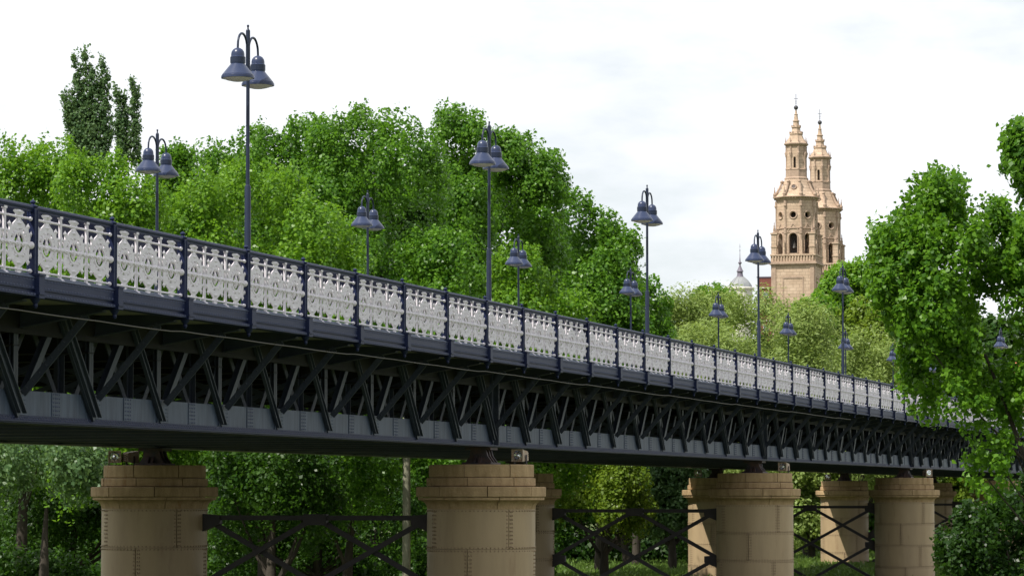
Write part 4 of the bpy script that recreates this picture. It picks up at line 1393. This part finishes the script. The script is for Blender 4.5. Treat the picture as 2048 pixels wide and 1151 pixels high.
tree('willow_tree', 'low greyish willow behind the far end of the clear railing', (-15.40, 166.12),
     [(-3.69, 4.89), (-2.4, 6.49), (-0.8, 7.3), (0.8, 7.46), (2.4, 6.49), (3.69, 5.53)],
     [(-3.69, -3.92), (3.69, -3.92)], 1.6, 3.0, 0.55, 0.260, M['leafW'], 27, shoots=0, sprig=0.55, m=34, per_lobe=24, aspect=0.34, stretch=1.1, droop=0.6, group='olive willows beyond the bridge')
tree('willow_tree', 'greenish low willow between two small lamps at mid distance', (-18.34, 132.13),
     [(-2.31, 4.78), (-1.22, 6.13), (0.14, 6.41), (1.22, 5.86), (2.31, 5.05)],
     [(-2.31, -3.78), (2.31, -3.78)], 1.6, 3.0, 0.55, 0.260, M['leafW'], 28, shoots=0, sprig=0.55, m=34, per_lobe=24, aspect=0.34, stretch=1.1, droop=0.6, group='olive willows beyond the bridge')
tree('poplar_tree', 'small dark green tree top peeping over the willows left of the grey dome', (-27.59, 178.33),
     [(-1.72, 9.85), (-0.86, 10.74), (0.34, 11.09), (1.2, 10.64), (1.72, 9.85)],
     [(-1.72, -3.99), (1.72, -3.99)], 1.3, 2, 0.6, 0.259, M['leafA'], 29)
tree('poplar_tree', 'small bright tree top before the base of the towers', (-20.44, 177.18),
     [(-1.69, 8.26), (-1.02, 9.61), (0.0, 10.22), (0.85, 10.02), (1.69, 8.93)],
     [(-1.69, -3.97), (1.69, -3.97)], 1.3, 2, 0.6, 0.255, M['leafB'], 30)
tree('poplar_tree', 'green tree covering the right foot of the rear tower', (-20.39, 191.72),
     [(-2.25, 10.41), (-1.53, 12.39), (-0.45, 13.58), (0.45, 13.79), (1.35, 13.29), (2.25, 11.67)],
     [(-2.25, -4.03), (2.25, -4.03)], 1.5, 3, 0.6, 0.271, M['leafB'], 31)
tree('poplar_tree', 'yellow green tree behind the left edge of the big right hand tree', (-16.52, 178.26),
     [(-3.05, 7.58), (-1.86, 9.61), (-0.34, 10.46), (1.36, 10.63), (3.05, 9.61)],
     [(-3.05, -3.97), (3.05, -3.97)], 1.6, 3, 0.6, 0.255, M['leafY'], 32)
tree('poplar_tree', 'green tree behind the big right hand tree, its top level with the house', (-18.03, 219.33),
     [(-3.4, 9.89), (-1.4, 12.68), (0.6, 13.48), (2.2, 12.68), (3.4, 10.29)],
     [(-3.4, -4.15), (3.4, -4.15)], 1.7, 3, 0.55, 0.301, M['leafB'], 33)
tree('lombardy_poplar', 'tall dark lombardy poplar with several spires at the upper left', (-48.76, 117.55), None, None, 0, 0, 0, 0.150, M['leafL'], 34, lobes=[(-0.56, 0.0, 19.87, 0.11), (-0.44, 0.0, 19.48, 0.18), (-0.32, 0.0, 19.08, 0.21), (-0.44, 0.0, 18.69, 0.17), (-0.32, 0.0, 18.3, 0.27), (-0.44, 0.0, 17.91, 0.29), (-0.32, 0.0, 17.52, 0.22), (-0.2, 0.0, 17.12, 0.34), (-0.32, 0.0, 16.73, 0.34), (-0.2, 0.0, 16.34, 0.24), (-0.31, 0.0, 15.95, 0.34), (-0.19, 0.0, 15.56, 0.34), (-0.08, 0.0, 15.17, 0.24), (-0.19, 0.0, 14.77, 0.34), (-0.07, 0.0, 14.38, 0.34), (-0.0, 0.0, 19.97, 0.13), (0.12, 0.0, 19.51, 0.23), (0.25, 0.0, 19.04, 0.27), (0.08, 0.0, 18.58, 0.21), (0.2, 0.0, 18.12, 0.35), (0.04, 0.0, 17.65, 0.38), (0.16, 0.0, 17.19, 0.29), (0.29, 0.0, 16.72, 0.42), (0.12, 0.0, 16.26, 0.42), (0.24, 0.0, 15.79, 0.29), (0.08, 0.0, 15.33, 0.42), (0.2, 0.0, 14.87, 0.42), (0.33, 0.0, 14.4, 0.29), (0.42, 0.0, 19.0, 0.16), (0.55, 0.0, 18.43, 0.29), (0.68, 0.0, 17.86, 0.36), (0.47, 0.0, 17.3, 0.3), (0.59, 0.0, 16.73, 0.49), (0.38, 0.0, 16.16, 0.5), (0.51, 0.0, 15.59, 0.35), (0.63, 0.0, 15.02, 0.5), (0.42, 0.0, 14.45, 0.5), (0.97, 0.0, 19.58, 0.13), (1.08, 0.0, 19.11, 0.23), (1.19, 0.0, 18.64, 0.27), (1.01, 0.0, 18.17, 0.22), (1.12, 0.0, 17.7, 0.36), (0.95, 0.0, 17.23, 0.4), (1.06, 0.0, 16.76, 0.29), (1.17, 0.0, 16.29, 0.42), (0.99, 0.0, 15.82, 0.42), (1.1, 0.0, 15.35, 0.29), (0.93, 0.0, 14.88, 0.42), (1.04, 0.0, 14.41, 0.42), (-1.05, 0.0, 17.85, 0.07), (-0.95, 0.0, 17.58, 0.12), (-0.84, 0.0, 17.31, 0.14), (-0.9, 0.0, 17.04, 0.11), (-0.79, 0.0, 16.77, 0.18), (-0.85, 0.0, 16.5, 0.2), (-0.74, 0.0, 16.23, 0.15), (-0.64, 0.0, 15.96, 0.23), (-0.69, 0.0, 15.69, 0.23), (-0.59, 0.0, 15.42, 0.16), (-0.64, 0.0, 15.15, 0.23), (-0.54, 0.0, 14.88, 0.23), (-0.43, 0.0, 14.61, 0.16), (-0.48, 0.0, 14.34, 0.23), (-0.62, 0.0, 17.32, 0.08), (-0.52, 0.0, 17.02, 0.15), (-0.43, 0.0, 16.73, 0.18), (-0.51, 0.0, 16.43, 0.15), (-0.42, 0.0, 16.13, 0.24), (-0.51, 0.0, 15.83, 0.27), (-0.41, 0.0, 15.53, 0.19), (-0.32, 0.0, 15.23, 0.27), (-0.41, 0.0, 14.94, 0.27), (-0.31, 0.0, 14.64, 0.19), (-0.4, 0.0, 14.34, 0.27)], m=13, per_lobe=190, sprig=0.16, shoots=2, shoot_len=0.5, group='lombardy poplars')
tree('lombardy_poplar', 'thin two spired lombardy poplar between the big one and the upper left lamp', (-48.08, 121.88), None, None, 0, 0, 0, 0.150, M['leafL'], 35, lobes=[(-0.58, 0.0, 18.49, 0.1), (-0.47, 0.0, 18.12, 0.18), (-0.37, 0.0, 17.75, 0.21), (-0.48, 0.0, 17.38, 0.17), (-0.37, 0.0, 17.01, 0.28), (-0.48, 0.0, 16.64, 0.31), (-0.38, 0.0, 16.27, 0.22), (-0.27, 0.0, 15.9, 0.31), (-0.38, 0.0, 15.52, 0.31), (-0.27, 0.0, 15.15, 0.22), (-0.38, 0.0, 14.78, 0.31), (-0.2, 0.0, 18.31, 0.1), (-0.12, 0.0, 17.95, 0.18), (-0.04, 0.0, 17.6, 0.21), (-0.17, 0.0, 17.24, 0.17), (-0.09, 0.0, 16.89, 0.28), (-0.23, 0.0, 16.54, 0.31), (-0.15, 0.0, 16.18, 0.22), (-0.06, 0.0, 15.83, 0.31), (-0.2, 0.0, 15.47, 0.31), (-0.12, 0.0, 15.12, 0.22), (-0.25, 0.0, 14.77, 0.31), (0.29, 0.0, 19.06, 0.09), (0.37, 0.0, 18.75, 0.15), (0.45, 0.0, 18.44, 0.17), (0.35, 0.0, 18.13, 0.13), (0.43, 0.0, 17.83, 0.21), (0.32, 0.0, 17.52, 0.23), (0.4, 0.0, 17.21, 0.18), (0.48, 0.0, 16.9, 0.27), (0.37, 0.0, 16.59, 0.27), (0.45, 0.0, 16.29, 0.19), (0.35, 0.0, 15.98, 0.27), (0.43, 0.0, 15.67, 0.27), (0.51, 0.0, 15.36, 0.19), (0.4, 0.0, 15.05, 0.27), (0.48, 0.0, 14.75, 0.27)], m=13, per_lobe=190, sprig=0.16, shoots=2, shoot_len=0.5, group='lombardy poplars')
tree('foreground_tree', 'big leafy tree in front of the bridge at the right, hiding its far end', (13.25, 20.51),
     [(-4.71, 1.03), (-4.62, 1.55), (-4.5, 1.96), (-4.33, 2.0), (-4.16, 1.74), (-4.03, 2.5), (-3.82, 2.7), (-3.41, 2.87), (-3.14, 2.7), (-2.97, 2.26), (-2.82, 1.6), (-2.65, 2.07), (-2.41, 2.38), (-2.16, 2.32), (-1.99, 2.03), (-1.7, 2.17), (-1.23, 2.36), (-0.66, 1.79), (-0.38, 1.03)],
     [(-4.83, 0.84), (-4.57, 0.37), (-4.26, 0.23), (-3.99, -0.2), (-3.86, -1.24), (-3.69, -1.66), (-3.41, -1.85), (-3.22, -1.71), (-2.89, -2.18), (-2.7, -2.99), (-2.41, -3.6), (-0.38, -3.79)], 0.38, 1.7, 0.82, 0.105, M['leafF'], 36, sprig=0.17, per_lobe=130, m=17, trunk_r=0.07, bark='bark', f_top=0.5, shoots=10, shoot_len=0.36, holes=[(-2.18, -0.2, 0.38), (-2.54, -0.72, 0.21)])
tree('foreground_tree', 'tree reaching in at the top right edge of the view', (13.10, 15.28),
     [(-1.34, 2.88), (-1.29, 3.04), (-1.2, 3.21), (-1.1, 3.3), (-0.96, 3.4), (-0.7, 3.84), (-0.09, 4.01), (0.52, 3.67)],
     [(-1.34, 2.78), (-1.24, 2.66), (-1.11, 2.52), (-0.99, 2.19), (-0.7, 1.4), (-0.09, 0.71), (0.52, 0.71)], 0.19, 0.7, 0.55, 0.105, M['leafA'], 37, sprig=0.15, per_lobe=180, m=15, trunk_r=0.12, bark='barkl', shoots=4, shoot_len=0.3)
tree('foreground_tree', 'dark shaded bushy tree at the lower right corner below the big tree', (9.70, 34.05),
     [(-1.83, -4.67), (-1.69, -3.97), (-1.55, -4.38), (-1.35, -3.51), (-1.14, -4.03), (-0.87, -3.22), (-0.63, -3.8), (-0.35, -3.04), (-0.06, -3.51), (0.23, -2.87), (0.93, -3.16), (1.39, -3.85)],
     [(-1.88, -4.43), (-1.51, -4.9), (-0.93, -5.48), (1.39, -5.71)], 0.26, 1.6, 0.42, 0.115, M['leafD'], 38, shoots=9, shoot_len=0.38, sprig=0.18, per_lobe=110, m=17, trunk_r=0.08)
tree('poplar_tree', 'spreading dim tree at the lower left corner, pale leaves catching light under the deck', (-18.60, 42.87),
     [(-1.93, -1.42), (-1.09, -1.28), (0.04, -1.23), (1.02, -1.42), (1.58, -1.84), (1.93, -2.83)],
     [(-1.93, -3.75), (-0.25, -3.61), (1.02, -3.33), (1.93, -3.19)], 0.8, 1.5, 0.62, 0.130, M['leafL'], 39, shoots=2, group='shaded trees seen below the bridge')
tree('poplar_tree', 'low bushes at the foot of the lower left corner', (-19.58, 44.67),
     [(-1.79, -4.98), (-0.5, -4.69), (0.5, -4.83), (1.36, -5.12), (1.79, -5.55)],
     [(-1.79, -6.28), (1.79, -6.28)], 0.5, 1.5, 0.62, 0.130, M['leafC'], 40, shoots=2, group='shaded trees seen below the bridge')
tree('poplar_tree', 'leafy tree just right of the leftmost visible pier below the deck', (-13.54, 48.41),
     [(-2.05, -1.65), (-1.17, -1.21), (0.15, -1.21), (1.32, -1.65), (2.05, -2.38)],
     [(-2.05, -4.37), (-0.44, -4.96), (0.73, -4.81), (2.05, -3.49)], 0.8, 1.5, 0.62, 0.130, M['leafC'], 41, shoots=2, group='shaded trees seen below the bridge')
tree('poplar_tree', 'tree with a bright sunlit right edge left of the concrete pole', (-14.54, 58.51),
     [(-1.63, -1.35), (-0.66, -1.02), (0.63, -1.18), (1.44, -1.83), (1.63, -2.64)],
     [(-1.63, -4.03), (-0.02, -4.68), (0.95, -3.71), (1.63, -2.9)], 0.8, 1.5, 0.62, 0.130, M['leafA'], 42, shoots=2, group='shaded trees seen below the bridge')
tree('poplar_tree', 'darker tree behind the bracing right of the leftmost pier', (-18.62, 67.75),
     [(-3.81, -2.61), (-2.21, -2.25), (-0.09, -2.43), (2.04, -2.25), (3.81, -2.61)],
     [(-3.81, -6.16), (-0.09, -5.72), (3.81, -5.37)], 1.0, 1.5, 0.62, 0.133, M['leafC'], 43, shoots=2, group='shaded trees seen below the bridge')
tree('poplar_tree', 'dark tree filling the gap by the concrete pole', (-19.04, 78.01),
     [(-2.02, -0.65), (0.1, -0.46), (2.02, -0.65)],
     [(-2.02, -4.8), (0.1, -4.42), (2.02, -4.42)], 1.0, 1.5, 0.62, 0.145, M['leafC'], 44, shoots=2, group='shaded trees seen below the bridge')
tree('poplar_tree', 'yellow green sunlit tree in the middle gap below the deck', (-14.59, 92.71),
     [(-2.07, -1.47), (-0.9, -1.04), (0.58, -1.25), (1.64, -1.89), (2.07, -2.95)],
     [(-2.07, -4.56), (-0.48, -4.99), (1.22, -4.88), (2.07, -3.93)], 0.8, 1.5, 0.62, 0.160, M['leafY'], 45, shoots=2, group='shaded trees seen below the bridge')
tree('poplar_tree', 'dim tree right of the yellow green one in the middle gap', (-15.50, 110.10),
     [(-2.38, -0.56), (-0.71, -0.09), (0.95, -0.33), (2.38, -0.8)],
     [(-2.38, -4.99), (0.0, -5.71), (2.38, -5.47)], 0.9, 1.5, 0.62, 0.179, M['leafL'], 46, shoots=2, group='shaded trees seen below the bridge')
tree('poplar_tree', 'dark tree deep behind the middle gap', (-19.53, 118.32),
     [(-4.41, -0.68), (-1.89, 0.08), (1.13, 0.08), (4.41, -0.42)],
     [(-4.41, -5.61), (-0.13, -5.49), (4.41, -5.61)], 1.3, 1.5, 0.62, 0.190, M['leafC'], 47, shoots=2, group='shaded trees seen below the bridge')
tree('poplar_tree', 'pale dim tree between the middle tan pier and the slim lone pier', (-12.84, 133.64),
     [(-1.77, -1.04), (-0.68, -0.22), (0.68, -0.49), (1.77, -1.58)],
     [(-1.77, -5.82), (-0.14, -6.22), (1.77, -5.82)], 1.1, 1.5, 0.62, 0.205, M['leafW'], 48, shoots=2, group='shaded trees seen below the bridge')
tree('poplar_tree', 'bright yellow green sapling past the brown pier below the deck', (-13.90, 197.65),
     [(-2.38, -1.27), (-0.92, -0.54), (0.92, -0.9), (2.38, -2.18)],
     [(-2.38, -3.87), (-0.18, -4.6), (2.38, -3.87)], 0.7, 1.5, 0.62, 0.276, M['leafY'], 49, shoots=2, group='shaded trees seen below the bridge')
tree('poplar_tree', 'dark tree far behind the right hand piers', (-21.73, 226.61),
     [(-10.3, -0.85), (-4.53, 0.8), (1.65, 0.8), (10.3, -0.02)],
     [(-10.3, -7.48), (-0.41, -7.27), (10.3, -7.27)], 1.6, 1.5, 0.62, 0.310, M['leafC'], 50, shoots=2, group='shaded trees seen below the bridge')
tree('poplar_tree', 'shaded tree at the left of the view beyond the leftmost pier', (-25.74, 61.65),
     [(-3.33, -1.76), (-1.28, -1.59), (0.43, -1.42), (2.14, -1.59), (3.33, -2.28)],
     [(-3.33, -5.8), (-0.26, -5.29), (3.33, -4.94)], 1.0, 1.5, 0.62, 0.130, M['leafC'], 51, shoots=2, group='shaded trees seen below the bridge')
tree('poplar_tree', 'dark wood edge tree far behind the leftmost piers', (-36.70, 98.05),
     [(-8.7, -0.66), (-2.75, -0.43), (4.12, -0.43), (8.7, -0.66)],
     [(-8.7, -5.83), (-0.46, -5.6), (8.7, -5.83)], 1.5, 1.5, 0.62, 0.172, M['leafC'], 52, shoots=2, group='shaded trees seen below the bridge')
tree('poplar_tree', 'unseen poplar added beyond the left edge of the view to shade the leftmost pier', (-17.0, 17.5),  # out-of-view tree added to keep sun off the leftmost pier
     [(-4.2, 6), (-2.5, 13), (0, 16), (2.5, 13.5), (4.2, 6)],
     [(-4.2, -3), (4.2, -3)], 1.0, 3.2, 0.7, 0.15, M['leafA'], 99, group='riverside poplars behind the bridge')
#ENDTREES#
def mass(name, label, cat, top, bot, D, cx, r, depth, dens, leaf, material, seed):
    """a wood or thicket nobody could count: one object"""
    rng = np.random.default_rng(seed)
    lobes = lobes_for(top, bot, r, depth, dens, rng)
    base = np.array([CAM[0], CAM[1], GZ]) + D * FV + cx * RV
    me = crown([(u, w, z - GZ, rr) for u, w, z, rr in lobes], .6, 16, 30, leaf, .8, rng, material, 1.1, 0, name)
    return tag(obj(name, me, None, None, base), label, cat, kind='stuff')


#MASS#
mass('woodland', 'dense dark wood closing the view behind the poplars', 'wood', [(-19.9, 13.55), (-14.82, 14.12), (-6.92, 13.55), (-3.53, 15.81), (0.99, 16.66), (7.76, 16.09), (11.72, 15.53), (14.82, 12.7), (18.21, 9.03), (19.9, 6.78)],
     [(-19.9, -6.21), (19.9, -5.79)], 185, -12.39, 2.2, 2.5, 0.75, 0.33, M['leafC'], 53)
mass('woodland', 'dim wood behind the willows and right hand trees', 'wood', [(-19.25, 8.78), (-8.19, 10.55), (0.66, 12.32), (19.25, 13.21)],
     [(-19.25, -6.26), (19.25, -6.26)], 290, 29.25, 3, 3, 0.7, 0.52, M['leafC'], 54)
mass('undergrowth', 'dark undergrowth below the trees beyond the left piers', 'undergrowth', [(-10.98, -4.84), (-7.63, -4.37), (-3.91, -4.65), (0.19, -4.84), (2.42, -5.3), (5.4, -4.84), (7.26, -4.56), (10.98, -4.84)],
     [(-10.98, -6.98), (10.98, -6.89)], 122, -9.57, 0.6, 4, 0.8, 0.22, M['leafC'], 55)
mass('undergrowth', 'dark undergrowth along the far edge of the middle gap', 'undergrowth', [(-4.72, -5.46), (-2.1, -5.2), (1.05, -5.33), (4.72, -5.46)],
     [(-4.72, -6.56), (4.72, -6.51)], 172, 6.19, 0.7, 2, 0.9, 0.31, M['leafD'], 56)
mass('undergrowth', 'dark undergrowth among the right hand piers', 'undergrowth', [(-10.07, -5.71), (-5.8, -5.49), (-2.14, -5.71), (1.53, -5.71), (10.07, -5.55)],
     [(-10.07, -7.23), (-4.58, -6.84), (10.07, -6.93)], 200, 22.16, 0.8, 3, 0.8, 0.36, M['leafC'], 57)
#ENDMASS#

# grass in the clearing beyond the bridge
rg_ = np.random.default_rng(5)
n_ = 60000
w_ = rg_.uniform(120, 260, n_)
u_ = rg_.uniform(-.17, .17, n_) * w_
cen = np.array([CAM[0], CAM[1], 0]) + w_[:, None] * FV + u_[:, None] * RV
cen[:, 2] = GZ + .10
nr_ = rg_.normal(size=(n_, 3)); nr_[:, 2] *= .25
tag(obj('grass', leaf_mesh('grass', cen, nr_, .40, .25, rg_, M['grass'])), 'short sunlit grass in the clearing beyond the piers', 'grass', kind='stuff')
